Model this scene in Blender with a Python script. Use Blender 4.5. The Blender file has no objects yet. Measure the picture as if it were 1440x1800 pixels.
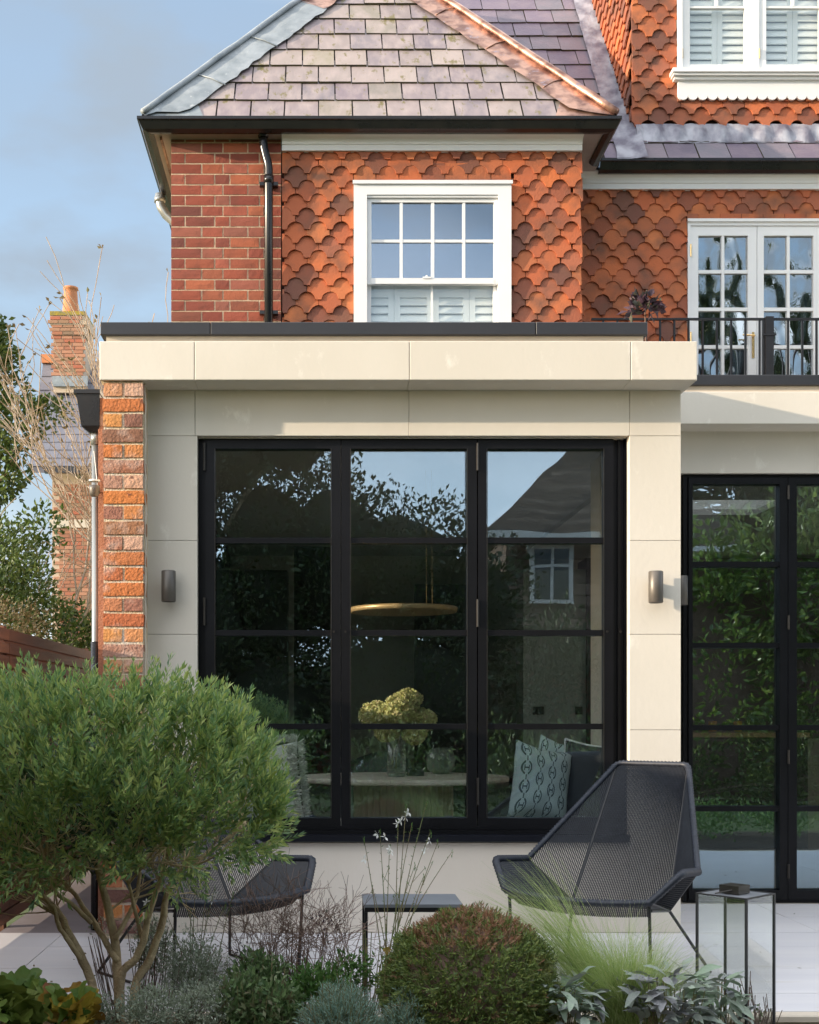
import bpy, math, random
import numpy as np
from mathutils import Vector, Matrix, Quaternion
from mathutils import noise as mn

random.seed(7); np.random.seed(7)
RA = math.radians
scene = bpy.context.scene
COL = scene.collection

# ------------------------------------------------------------------ camera
F, D, EYE = 2210.0, 6.5, 1.14
cam_d = bpy.data.cameras.new('camera'); cam = bpy.data.objects.new('camera', cam_d); COL.objects.link(cam)
cam.location = (0, -D, EYE); cam.rotation_euler = (RA(90), 0, 0)
cam_d.sensor_fit = 'VERTICAL'; cam_d.sensor_height = 24; cam_d.lens = F / 1800 * 24
cam_d.shift_x = (720 - 560) / 1800; cam_d.shift_y = (1252 - 900) / 1800
cam_d.clip_start = 0.05; cam_d.clip_end = 500
scene.camera = cam

# ------------------------------------------------------------------ light
SUN = Vector((1.0, 0.26, -0.222)).normalized()
sun_d = bpy.data.lights.new('sun', 'SUN'); sun = bpy.data.objects.new('sun', sun_d); COL.objects.link(sun)
sun_d.energy = 2.5; sun_d.angle = RA(0.6); sun_d.color = (1.0, 0.83, 0.62)
sun.rotation_euler = SUN.to_track_quat('-Z', 'Y').to_euler(); sun.location = (-12, -4, 8)
world = bpy.data.worlds.new('World'); scene.world = world; world.use_nodes = True
wn, wl = world.node_tree.nodes, world.node_tree.links
bg = wn['Background']; bg.inputs[1].default_value = 0.15
sky = wn.new('ShaderNodeTexSky'); sky.sky_type = 'NISHITA'; sky.sun_disc = False
sky.sun_elevation = RA(12.1); sky.sun_rotation = math.atan2(-1, -0.26); sky.air_density = 1.0; sky.dust_density = 1.0; sky.ozone_density = 1.2
tc = wn.new('ShaderNodeTexCoord'); mp = wn.new('ShaderNodeMapping'); mp.inputs['Scale'].default_value = (1, 1, 2.2); mp.inputs['Location'].default_value = (15.0, 18.3, 10.3)
wl.new(tc.outputs['Generated'], mp.inputs[0])
cn = wn.new('ShaderNodeTexNoise'); cn.inputs['Scale'].default_value = 1.3; cn.inputs['Detail'].default_value = 7; cn.inputs['Roughness'].default_value = .52
wl.new(mp.outputs[0], cn.inputs[0])
cr = wn.new('ShaderNodeValToRGB'); cr.color_ramp.elements[0].color = (.38, .38, .38, 1); cr.color_ramp.elements[0].position = .34; cr.color_ramp.elements[1].position = .60
wl.new(cn.outputs[0], cr.inputs[0])
cm = wn.new('ShaderNodeMixRGB')
bn = wn.new('ShaderNodeTexNoise'); bn.inputs['Scale'].default_value = .8; bn.inputs['Detail'].default_value = 3; wl.new(mp.outputs[0], bn.inputs[0])
br = wn.new('ShaderNodeValToRGB'); br.color_ramp.elements[0].position = .42; br.color_ramp.elements[1].position = .60    # grey to sunlit cloud
br.color_ramp.elements[0].color = (1.0, 1.22, 1.48, 1); br.color_ramp.elements[1].color = (7.2, 7.3, 7.5, 1)
wl.new(bn.outputs[0], br.inputs[0]); wl.new(br.outputs[0], cm.inputs[2])
cs = wn.new('ShaderNodeMath'); cs.operation = 'MULTIPLY'; cs.inputs[1].default_value = .85
c2 = wn.new('ShaderNodeTexNoise'); c2.inputs['Scale'].default_value = 6.5; c2.inputs['Detail'].default_value = 6; wl.new(mp.outputs[0], c2.inputs[0])
c3 = wn.new('ShaderNodeValToRGB'); c3.color_ramp.elements[0].position = .42; c3.color_ramp.elements[1].position = .66; wl.new(c2.outputs[0], c3.inputs[0])
c4 = wn.new('ShaderNodeMath'); c4.operation = 'MULTIPLY_ADD'; c4.inputs[1].default_value = .5; c4.use_clamp = True; wl.new(c3.outputs[0], c4.inputs[0])
wl.new(cr.outputs[0], cs.inputs[0]); wl.new(cs.outputs[0], c4.inputs[2]); wl.new(c4.outputs[0], cm.inputs[0])
wl.new(sky.outputs[0], cm.inputs[1]); wl.new(cm.outputs[0], bg.inputs[0])
scene.view_settings.view_transform = 'Standard'; scene.view_settings.look = 'None'
scene.view_settings.exposure = 1.55; scene.view_settings.gamma = 1; scene.view_settings.use_curve_mapping = False
scene.render.engine = 'CYCLES'
cy = scene.cycles; cy.max_bounces = 10; cy.transparent_max_bounces = 24; cy.glossy_bounces = 4; cy.diffuse_bounces = 4
cy.use_denoising = True; cy.caustics_reflective = False; cy.caustics_refractive = False; cy.sample_clamp_indirect = 6

# ------------------------------------------------------------------ pixel -> world helpers (photo pixels, at a given depth)
def S(y): return F / (y + D)
def PX(px, y): return (px - 560) / S(y)
def PZ(py, y): return EYE + (1252 - py) / S(y)
def P(px, py, y): return Vector((PX(px, y), y, PZ(py, y)))

# ------------------------------------------------------------------ materials
def rgba(c): return (c[0], c[1], c[2], 1)
def M(name, base, rough=.6, var=None, scale=6, island=None, obj=None, bump=0, bscale=60, metal=0, spec=.5, detail=5,
      stretch=(1, 1, 1), spots=None, trans=0, coat=0, lo=.35, hi=.65):
    m = bpy.data.materials.new(name); m.use_nodes = True
    n, l = m.node_tree.nodes, m.node_tree.links
    b = n['Principled BSDF']; b.inputs['Roughness'].default_value = rough; b.inputs['Metallic'].default_value = metal
    b.inputs['Specular IOR Level'].default_value = spec; b.inputs['Coat Weight'].default_value = coat
    geo = n.new('ShaderNodeNewGeometry'); mpn = n.new('ShaderNodeMapping'); mpn.inputs['Scale'].default_value = stretch
    l.new(geo.outputs['Position'], mpn.inputs[0])
    cur = None
    if obj or island:
        cols = obj or island
        r = n.new('ShaderNodeValToRGB'); r.color_ramp.interpolation = 'LINEAR'
        e = r.color_ramp.elements
        e[0].color = rgba(cols[0]); e[1].color = rgba(cols[-1])
        for i, c in enumerate(cols[1:-1]):
            k = e.new((i + 1) / (len(cols) - 1)); k.color = rgba(c)
        if obj:
            oi = n.new('ShaderNodeObjectInfo'); l.new(oi.outputs['Random'], r.inputs[0])
        else:
            l.new(geo.outputs['Random Per Island'], r.inputs[0])
        cur = r.outputs[0]
    if var is not None:
        t = n.new('ShaderNodeTexNoise'); t.inputs['Scale'].default_value = scale; t.inputs['Detail'].default_value = detail
        l.new(mpn.outputs[0], t.inputs[0])
        rr = n.new('ShaderNodeValToRGB'); rr.color_ramp.elements[0].position = lo; rr.color_ramp.elements[1].position = hi
        l.new(t.outputs[0], rr.inputs[0])
        x = n.new('ShaderNodeMixRGB'); l.new(rr.outputs[0], x.inputs[0])
        if cur: l.new(cur, x.inputs[1])
        else: x.inputs[1].default_value = rgba(base)
        x.inputs[2].default_value = rgba(var); cur = x.outputs[0]
    if spots is not None:   # (colour, scale, threshold)
        t = n.new('ShaderNodeTexNoise'); t.inputs['Scale'].default_value = spots[1]; t.inputs['Detail'].default_value = 8; t.inputs['Roughness'].default_value = .65
        l.new(mpn.outputs[0], t.inputs[0])
        rr = n.new('ShaderNodeValToRGB'); rr.color_ramp.elements[0].position = spots[2]; rr.color_ramp.elements[1].position = min(1, spots[2] + .08)
        l.new(t.outputs[0], rr.inputs[0]); x = n.new('ShaderNodeMixRGB'); l.new(rr.outputs[0], x.inputs[0])
        if cur: l.new(cur, x.inputs[1])
        else: x.inputs[1].default_value = rgba(base)
        x.inputs[2].default_value = rgba(spots[0]); cur = x.outputs[0]
    if cur: l.new(cur, b.inputs['Base Color'])
    else: b.inputs['Base Color'].default_value = rgba(base)
    if bump:
        t = n.new('ShaderNodeTexNoise'); t.inputs['Scale'].default_value = bscale; t.inputs['Detail'].default_value = 8
        l.new(mpn.outputs[0], t.inputs[0]); bp = n.new('ShaderNodeBump'); bp.inputs['Strength'].default_value = bump; bp.inputs['Distance'].default_value = .01
        l.new(t.outputs[0], bp.inputs['Height']); l.new(bp.outputs[0], b.inputs['Normal'])
    if trans:
        tr = n.new('ShaderNodeBsdfTranslucent'); mx = n.new('ShaderNodeMixShader'); mx.inputs[0].default_value = trans
        if cur: l.new(cur, tr.inputs[0])
        else: tr.inputs[0].default_value = rgba(base)
        l.new(b.outputs[0], mx.inputs[1]); l.new(tr.outputs[0], mx.inputs[2]); l.new(mx.outputs[0], n['Material Output'].inputs[0])
    return m

def glass(name, refl=.2, tint=(.85, .9, .88), wob=0., wscale=1.5, wstretch=(1, 1, 1), ior=1.5, gcol=(.62, .82, 1)):
    m = bpy.data.materials.new(name); m.use_nodes = True
    n, l = m.node_tree.nodes, m.node_tree.links; n.remove(n['Principled BSDF'])
    t = n.new('ShaderNodeBsdfTransparent'); t.inputs[0].default_value = rgba(tint)
    g = n.new('ShaderNodeBsdfGlossy'); g.inputs['Roughness'].default_value = 0.0; g.inputs[0].default_value = rgba(gcol)
    fr = n.new('ShaderNodeFresnel'); gb = n.new('ShaderNodeNewGeometry')
    io = n.new('ShaderNodeMath'); io.operation = 'MULTIPLY_ADD'; io.inputs[1].default_value = 1 / ior - ior; io.inputs[2].default_value = ior
    l.new(gb.outputs['Backfacing'], io.inputs[0]); l.new(io.outputs[0], fr.inputs[0])
    ad = n.new('ShaderNodeMath'); ad.operation = 'ADD'; ad.use_clamp = True; ad.inputs[1].default_value = refl; l.new(fr.outputs[0], ad.inputs[0])
    mx = n.new('ShaderNodeMixShader'); l.new(ad.outputs[0], mx.inputs[0]); l.new(t.outputs[0], mx.inputs[1]); l.new(g.outputs[0], mx.inputs[2])
    l.new(mx.outputs[0], n['Material Output'].inputs[0])
    if wob:
        geo = n.new('ShaderNodeNewGeometry'); mp_ = n.new('ShaderNodeMapping'); mp_.inputs['Scale'].default_value = wstretch
        nz = n.new('ShaderNodeTexNoise'); nz.inputs['Scale'].default_value = wscale; nz.inputs['Detail'].default_value = 1.5
        bp = n.new('ShaderNodeBump'); bp.inputs['Strength'].default_value = 1; bp.inputs['Distance'].default_value = wob
        l.new(geo.outputs['Position'], mp_.inputs[0]); l.new(mp_.outputs[0], nz.inputs[0]); l.new(nz.outputs[0], bp.inputs['Height']); l.new(bp.outputs[0], g.inputs['Normal'])
    return m

MT = {}
MT['stone'] = M('limestone', None, .75, (.66, .605, .515), 1.3, obj=[(.75, .695, .605), (.71, .65, .56), (.735, .68, .595), (.69, .635, .55)], bump=.09, bscale=40, spots=((.78, .73, .64), 6, .60), stretch=(1, 1, .6), detail=9)
MT['render'] = M('lime_render', (.74, .67, .59), .85, (.66, .59, .50), 1.6, bump=.15, bscale=80, stretch=(1, 1, .5), detail=8)
MT['mortar_red'] = M('red_wall_mortar', (.66, .52, .36), .95, (.46, .33, .22), 22, bump=.6, bscale=120)
MT['mortar_pier'] = M('pier_mortar', (.70, .56, .36), .95, (.62, .55, .46), 14, bump=.8, bscale=90)
MT['brick'] = M('red_brick', None, .85, (.14, .045, .03), 9, obj=[(.33, .08, .042), (.22, .05, .032), (.42, .12, .055), (.14, .045, .035), (.31, .07, .04), (.26, .095, .065), (.37, .10, .06), (.28, .062, .036)], bump=.3, bscale=110, lo=.5, hi=.9, spots=((.40, .22, .15), 14, .70))
MT['old_brick'] = M('old_brick', None, .9, (.55, .40, .33), 9, obj=[(.56, .19, .05), (.42, .12, .05), (.60, .26, .08), (.17, .085, .07), (.52, .20, .09), (.30, .12, .08), (.56, .34, .24), (.58, .22, .06)], bump=.8, bscale=80, lo=.56, hi=.80, spots=((.16, .06, .04), 20, .62))
MT['tile'] = M('clay_tile', None, .8, (.16, .07, .043), 5.5, obj=[(.47, .125, .046), (.36, .095, .040), (.56, .175, .06), (.27, .08, .040), (.16, .065, .045), (.45, .115, .044), (.53, .145, .045), (.34, .11, .06), (.50, .13, .042)], bump=.3, bscale=90, lo=.46, hi=.74, spots=((.55, .33, .24), 45, .73))
MT['tile_back'] = M('tile_batten_back', (.05, .02, .014), .95)
MT['slate'] = M('slate', None, .62, (.40, .32, .30), 7, obj=[(.25, .20, .205), (.18, .145, .17), (.33, .27, .24), (.15, .13, .16), (.29, .25, .18), (.22, .17, .19), (.40, .33, .28), (.20, .17, .19), (.27, .21, .21)], bump=.22, bscale=30, stretch=(1.6, 1, .35), lo=.4, hi=.8, spots=((.17, .14, .055), 9, .57))
MT['slate_edge'] = M('slate_edge', (.045, .038, .03), .9, (.09, .08, .035), 20)  # dark mossy edge, also paints the shadow line under each course
MT['slate_dark'] = M('purple_slate', None, .6, (.24, .19, .22), 6, obj=[(.15, .12, .17), (.19, .15, .20), (.13, .10, .14), (.17, .16, .19), (.21, .17, .19)], bump=.4, bscale=50, lo=.4, hi=.8)
MT['roof_under'] = M('roof_felt', (.06, .05, .05), .95)
MT['lead'] = M('weathered_lead', (.33, .36, .38), .55, (.21, .24, .26), 7, bump=.5, bscale=22, metal=.25, spots=((.55, .56, .55), 13, .62))
MT['lead_dark'] = M('stained_lead', (.16, .15, .19), .5, (.42, .42, .46), 9, bump=.6, bscale=28, metal=.3, stretch=(1, 1, .6))
MT['copper'] = M('patinated_copper', (.50, .29, .21), .38, (.20, .10, .075), 9, bump=.5, bscale=18, metal=.75, lo=.42, hi=.6, spots=((.30, .24, .27), 11, .6))
MT['white'] = M('white_paint', (.80, .80, .79), .4, (.76, .76, .76), 3, bump=.04, bscale=40)
MT['black_gutter'] = M('black_gutter', (.012, .012, .014), .25, (.02, .018, .018), 8)
MT['soffit'] = M('painted_soffit', (.42, .37, .35), .6, (.36, .31, .30), 5)
MT['iron'] = M('black_metal', (.008, .008, .010), .4, (.012, .012, .014), 12, bump=.05, bscale=60)
MT['frame'] = M('black_frame', (.004, .004, .005), .42, (.006, .006, .008), 4, spec=.25, bump=.03, bscale=60)
MT['sill'] = M('dark_sill', (.007, .008, .013), .28)
MT['coping'] = M('dark_coping', (.026, .027, .033), .5, (.020, .021, .026), 3, bump=.06, bscale=50)
MT['lamp'] = M('bronze_lamp', (.13, .115, .10), .42, metal=.35)
MT['ring_brass'] = M('brushed_brass_ring', (.62, .43, .22), .35, metal=.35)
MT['brass'] = M('brass', (.85, .58, .25), .25, metal=.8)
MT['bronze'] = M('hinge_metal', (.05, .045, .04), .35, metal=.6)
MT['blind'] = M('shutter_paint', (.86, .88, .84), .5)
MT['pipe'] = M('grey_pipe', (.30, .31, .30), .28, metal=.55)
MT['backing'] = M('dark_room', (.10, .115, .13), .9)
MT['paving'] = M('porcelain_paving', None, .55, (.66, .645, .67), 2.2, stretch=(.25, 3.2, 1), bump=.05, bscale=30, obj=[(.76, .74, .75), (.70, .68, .69), (.74, .72, .72), (.67, .655, .67)], detail=7, spots=((.60, .56, .50), 3.2, .60))
MT['joint'] = M('paving_joint', (.30, .28, .27), .9)
MT['edge_stone'] = M('edge_stone', (.66, .57, .46), .7, (.60, .52, .42), 5)
MT['passage'] = M('passage_paving', (.25, .22, .23), .8, (.21, .18, .19), 3)
MT['soil'] = M('soil', (.035, .025, .018), 1, (.06, .045, .03), 20, bump=1, bscale=40)
MT['lawn'] = M('grass_ground', (.05, .08, .025), 1, (.08, .11, .035), 1.5, bump=.6, bscale=50)
MT['cedar'] = M('cedar_slat', None, .6, (.11, .045, .026), 3, obj=[(.27, .11, .055), (.20, .085, .045), (.32, .14, .07), (.16, .065, .038)], stretch=(6, .5, 6), bump=.2, bscale=30)
MT['weave'] = M('dark_weave', (.014, .016, .022), .5, (.024, .027, .035), 30)
MT['rim'] = M('dark_weave_rim', (.014, .017, .026), .5, (.028, .033, .048), 60)
MT['leg'] = M('powder_coated_steel', (.028, .028, .03), .45)
MT['tabletop'] = M('grey_tabletop', (.20, .21, .23), .4, (.16, .17, .19), 5)
MT['glass'] = glass('window_glass', .125, (.97, .99, .97), .0035, 1.5, (1, 1, .55))
MT['glass_door'] = glass('door_glass', .17, (.88, .91, .89), .003, 2.0, (1, 1, .5))
MT['glass_old'] = glass('old_wavy_glass', .45, (.6, .65, .65), .035, 3.2, (1, 1, .55), gcol=(.85, .92, .97))
MT['glass_sash'] = glass('sash_glass', .34, (.9, .93, .95), .0, gcol=(.78, .88, 1))
MT['glass_dormer'] = glass('dormer_glass', .03, (.98, .99, .99), .002, 2)
MT['glass_thin'] = glass('lantern_glass', .02, (.98, .99, .985), .0, gcol=(.95, .97, .98))
MT['wall_in'] = M('grey_plaster', (.50, .49, .46), .9, (.46, .45, .42), 2)
MT['wall_dark'] = M('dark_joinery', (.035, .035, .035), .7)
MT['wall_green'] = M('sage_joinery', (.34, .38, .35), .8)
MT['ceil_in'] = M('ceiling_paint', (.45, .44, .43), .9)
MT['floor_in'] = M('interior_floor', (.42, .38, .33), .5)
MT['marble'] = M('marble', (.84, .79, .72), .3, (.62, .54, .46), 6, stretch=(1, 3, 1), bump=0, spots=((.68, .62, .55), 9, .6))
MT['flute'] = M('fluted_wood', (.66, .55, .43), .6, (.58, .48, .37), 8)
MT['petal'] = M('dried_hydrangea', None, .8, island=[(.62, .64, .28), (.74, .72, .34), (.52, .56, .26), (.68, .56, .32), (.82, .80, .46)], trans=.3)
MT['stalk'] = M('young_stalk', (.38, .38, .12), .7)
MT['stem'] = M('plant_stem', (.16, .19, .07), .7, (.22, .16, .08), 10)
MT['chair_dark'] = M('charcoal_upholstery', (.08, .10, .105), .9, bump=.2, bscale=200)
MT['chair_cream'] = M('cream_upholstery', (.60, .54, .45), .9, bump=.2, bscale=200)
MT['wood'] = M('oak', (.36, .24, .13), .5, (.28, .18, .09), 8)
MT['cushion_dark'] = M('dark_velvet', (.05, .055, .065), .85, bump=.2, bscale=120)
MT['cushion_white'] = M('ivory_wool', (.86, .84, .82), .95, (.80, .78, .75), 12, bump=.8, bscale=60)
MT['piping'] = M('white_piping', (.75, .77, .8), .7)
MT['ceramic'] = M('grey_green_ceramic', (.20, .24, .20), .15, (.14, .17, .15), 8)
MT['amber'] = M('amber_glass', (.55, .28, .06), .15)
MT['bark'] = M('shrub_bark', (.58, .44, .26), .85, (.38, .28, .16), 25, bump=.7, bscale=90)
MT['pale_bark'] = M('pale_bark', (.44, .36, .28), .85, (.30, .24, .18), 12, bump=.5, bscale=60)
MT['twig'] = M('brown_twig', (.15, .095, .07), .9, (.22, .14, .11), 12)
MT['leaf_olive'] = M('shrub_leaf', None, .42, island=[(.15, .27, .10), (.31, .43, .12), (.08, .17, .075), (.52, .58, .19), (.17, .29, .15), (.24, .35, .11), (.40, .45, .12)], trans=.38)
MT['leaf_inner'] = M('shaded_shrub_leaf', None, .5, island=[(.035, .075, .03), (.05, .10, .035), (.025, .05, .02), (.08, .12, .04)], trans=.15)  # leaf colour darkened to paint the shade inside the crown
MT['leaf_yew'] = M('yew_leaf', None, .55, island=[(.11, .17, .045), (.18, .24, .055), (.06, .10, .03), (.27, .30, .07)], var=(.24, .14, .06), scale=5, lo=.60, hi=.9, trans=.2)
MT['leaf_yew_tip'] = M('yew_tip_leaf', None, .55, island=[(.30, .14, .08), (.22, .12, .06), (.36, .17, .10), (.18, .17, .06)], trans=.2)
MT['leaf_silver'] = M('silver_leaf', None, .7, island=[(.27, .40, .33), (.21, .34, .26), (.34, .47, .40), (.17, .29, .20)], trans=.2)
MT['leaf_grey'] = M('grey_feathery_leaf', None, .8, island=[(.34, .39, .29), (.26, .31, .21), (.42, .46, .37), (.22, .25, .15)], trans=.2)
MT['leaf_sage'] = M('sage_leaf', None, .75, (.26, .26, .27), 7, obj=[(.28, .40, .25), (.36, .45, .33), (.22, .34, .19), (.28, .28, .32), (.38, .48, .34), (.25, .38, .22)], bump=.3, bscale=160, trans=.15)
MT['leaf_green'] = M('green_leaf', None, .5, island=[(.08, .18, .04), (.12, .23, .055), (.06, .14, .035), (.15, .25, .06)], trans=.3)
MT['leaf_mid'] = M('mid_green_leaf', None, .55, island=[(.10, .18, .06), (.16, .24, .09), (.07, .13, .05), (.20, .27, .12), (.14, .12, .07)], trans=.25)
MT['leaf_purple'] = M('purple_leaf', None, .6, island=[(.06, .03, .05), (.09, .045, .06), (.04, .03, .04), (.07, .07, .04)], trans=.2)
MT['leaf_lobed'] = M('lobed_leaf', None, .5, (.20, .24, .05), 6, obj=[(.10, .20, .04), (.08, .17, .035), (.15, .26, .05)], bump=.3, bscale=60, trans=.3)
MT['leaf_yellow'] = M('autumn_leaf', None, .5, (.22, .07, .02), 10, obj=[(.60, .44, .06), (.50, .38, .05), (.30, .30, .06)], bump=.3, bscale=60, trans=.3)
MT['leaf_far'] = M('garden_leaf', None, .45, island=[(.06, .11, .025), (.11, .17, .035), (.04, .075, .02), (.16, .21, .045)], trans=.25)
MT['leaf_dark'] = M('dark_tree_leaf', None, .5, island=[(.03, .055, .015), (.05, .08, .02), (.02, .035, .01), (.08, .10, .03)], trans=.15)
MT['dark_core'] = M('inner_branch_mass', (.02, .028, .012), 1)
MT['leaf_laurel'] = M('laurel_leaf', None, .3, island=[(.11, .19, .04), (.20, .30, .06), (.06, .11, .03), (.30, .38, .09)], trans=.3)
MT['leaf_bare'] = M('dry_leaf', None, .7, island=[(.12, .09, .04), (.20, .15, .07), (.09, .10, .03)], trans=.2)
MT['grassblade'] = M('feather_grass', None, .5, island=[(.32, .46, .12), (.48, .56, .20), (.22, .36, .08), (.66, .66, .36)], trans=.3)
MT['flower'] = M('white_petal', (.85, .85, .82), .6, trans=.3)
MT['pot'] = M('terracotta_pot', (.55, .22, .09), .8, (.46, .18, .08), 5)
MT['lichen'] = M('mustard_lichen', (.42, .29, .03), .95, (.22, .2, .08), 8, bump=.5, bscale=40)
MT['far_brick'] = M('pale_far_brick', None, .9, obj=[(.40, .16, .09), (.48, .24, .15), (.34, .20, .12), (.44, .14, .08), (.26, .17, .11)])
MT['far_mortar'] = M('far_mortar', (.55, .44, .33), .95)
MT['far_slate'] = M('blue_far_slate', None, .6, (.17, .17, .20), 3, obj=[(.13, .13, .16), (.16, .155, .185), (.11, .11, .14)])
MT['house_roof'] = M('old_brown_roof', (.10, .07, .05), .9, (.06, .045, .035), 4, stretch=(1, 1, 6))
MT['house_roof_light'] = M('pale_brown_roof', (.17, .125, .095), .9, (.10, .075, .055), 4)
MT['house_wall_light'] = M('pale_tile_wall', (.24, .17, .13), .9, (.16, .11, .085), 3)
MT['house_wall'] = M('brown_tile_wall', (.14, .09, .07), .9, (.09, .06, .05), 3, stretch=(1, 1, 8))
MT['render_white'] = M('white_house_paint', (.7, .68, .64), .8)
MT['glass_dark'] = M('dark_glazing', (.03, .035, .04), .1)

# ------------------------------------------------------------------ mesh builder
class MB:
    def __init__(s): s.v = []; s.f = []; s.m = []; s.cm = 0
    def add(s, vs, fs):
        o = len(s.v); s.v += [tuple(v) for v in vs]; s.f += [tuple(i + o for i in f) for f in fs]; s.m += [s.cm] * len(fs); return s
    def box(s, x0, x1, y0, y1, z0, z1):
        return s.add([(x0, y0, z0), (x1, y0, z0), (x1, y1, z0), (x0, y1, z0), (x0, y0, z1), (x1, y0, z1), (x1, y1, z1), (x0, y1, z1)],
                     [(0, 3, 2, 1), (4, 5, 6, 7), (0, 1, 5, 4), (1, 2, 6, 5), (2, 3, 7, 6), (3, 0, 4, 7)])
    def bbox(s, x0, x1, y0, y1, z0, z1, b=.004):     # box with a chamfer round its front (-y) face
        return s.add([(x0 + b, y0, z0 + b), (x1 - b, y0, z0 + b), (x1 - b, y0, z1 - b), (x0 + b, y0, z1 - b),
                      (x0, y0 + b, z0), (x1, y0 + b, z0), (x1, y0 + b, z1), (x0, y0 + b, z1),
                      (x0, y1, z0), (x1, y1, z0), (x1, y1, z1), (x0, y1, z1)],
                     [(0, 1, 2, 3), (4, 5, 1, 0), (5, 6, 2, 1), (6, 7, 3, 2), (7, 4, 0, 3), (8, 9, 5, 4), (9, 10, 6, 5), (10, 11, 7, 6), (11, 8, 4, 7), (11, 10, 9, 8)])
    def hexa(s, p):   # 8 points bottom(4 ccw) top(4)
        return s.add(p, [(0, 3, 2, 1), (4, 5, 6, 7), (0, 1, 5, 4), (1, 2, 6, 5), (2, 3, 7, 6), (3, 0, 4, 7)])
    def extrude(s, poly, vec):   # poly: list of 3D points; prism along vec
        n = len(poly); v = [Vector(p) for p in poly]; w = [p + Vector(vec) for p in v]
        return s.add(v + w, [tuple(range(n))[::-1], tuple(range(n, 2 * n))] + [(i, (i + 1) % n, n + (i + 1) % n, n + i) for i in range(n)])
    def tube(s, pts, r, n=8, cap=True, flat=1.0):
        pts = [Vector(p) for p in pts]; rs = r if isinstance(r, (list, tuple)) else [r] * len(pts)
        t0 = (pts[1] - pts[0]).normalized(); up = Vector((0, 0, 1)) if abs(t0.z) < .9 else Vector((1, 0, 0))
        a = t0.cross(up).normalized(); V_ = []; prev = t0
        for i, p in enumerate(pts):
            t = (pts[min(i + 1, len(pts) - 1)] - pts[max(i - 1, 0)]).normalized()
            a = (prev.rotation_difference(t) @ a); a = (a - t * a.dot(t)).normalized(); b = t.cross(a); prev = t
            for k in range(n):
                an = 2 * math.pi * k / n
                V_.append(p + (a * math.cos(an) + b * math.sin(an) * flat) * rs[i])
        fs = [(i * n + k, i * n + (k + 1) % n, (i + 1) * n + (k + 1) % n, (i + 1) * n + k) for i in range(len(pts) - 1) for k in range(n)]
        if cap: fs += [tuple(range(n))[::-1], tuple((len(pts) - 1) * n + k for k in range(n))]
        return s.add(V_, fs)
    def lathe(s, prof, c, n=24, sx=1, sy=1):
        V_ = []; c = Vector(c)
        for r, z in prof:
            for k in range(n):
                a = 2 * math.pi * k / n; V_.append((c.x + r * sx * math.cos(a), c.y + r * sy * math.sin(a), c.z + z))
        fs = [(i * n + k, i * n + (k + 1) % n, (i + 1) * n + (k + 1) % n, (i + 1) * n + k) for i in range(len(prof) - 1) for k in range(n)]
        fs += [tuple(range(n))[::-1], tuple((len(prof) - 1) * n + k for k in range(n))]
        return s.add(V_, fs)
    def mesh(s, name, mat, smooth=False):
        me = bpy.data.meshes.new(name); me.from_pydata(s.v, [], s.f); me.update()
        mats = mat if isinstance(mat, (list, tuple)) else [mat]
        for m in mats: me.materials.append(m if not isinstance(m, str) else MT[m])
        if len(mats) > 1: me.polygons.foreach_set('material_index', s.m)
        if smooth: me.polygons.foreach_set('use_smooth', [True] * len(me.polygons))
        return me
    def build(s, name, mat, parent=None, smooth=False, local=False, **props):
        return link(name, s.mesh(name, mat, smooth), parent, local=local, **props)

def link(name, me, parent=None, loc=None, rot=None, scale=None, local=False, **props):
    o = bpy.data.objects.new(name, me); COL.objects.link(o)
    if loc is not None: o.location = loc
    if rot is not None: o.rotation_euler = rot
    if scale is not None: o.scale = scale
    if parent is not None:
        o.parent = parent
        if not local and parent.type == 'EMPTY': o.matrix_parent_inverse = Matrix.Translation(-parent.location)
    for k, v in props.items(): o[k] = v
    return o
def thing(name, label, cat, loc=(0, 0, 0), rot=0, group=None):
    o = bpy.data.objects.new(name, None); COL.objects.link(o); o.location = loc; o.rotation_euler = (0, 0, rot)
    o.empty_display_size = .1; o['label'] = label; o['category'] = cat
    if group: o['group'] = group
    return o
def tag(o, label, cat, group=None):
    o['label'] = label; o['category'] = cat
    if group: o['group'] = group
    return o
def dup_tree(root, loc, rot, label, scale=None):
    def rec(o, par):
        c = o.copy(); COL.objects.link(c)
        if par: c.parent = par
        for ch in o.children: rec(ch, c)
        return c
    r = rec(root, None); r.location = loc; r.rotation_euler = rot; r['label'] = label
    if scale: r.scale = scale
    return r

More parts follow.
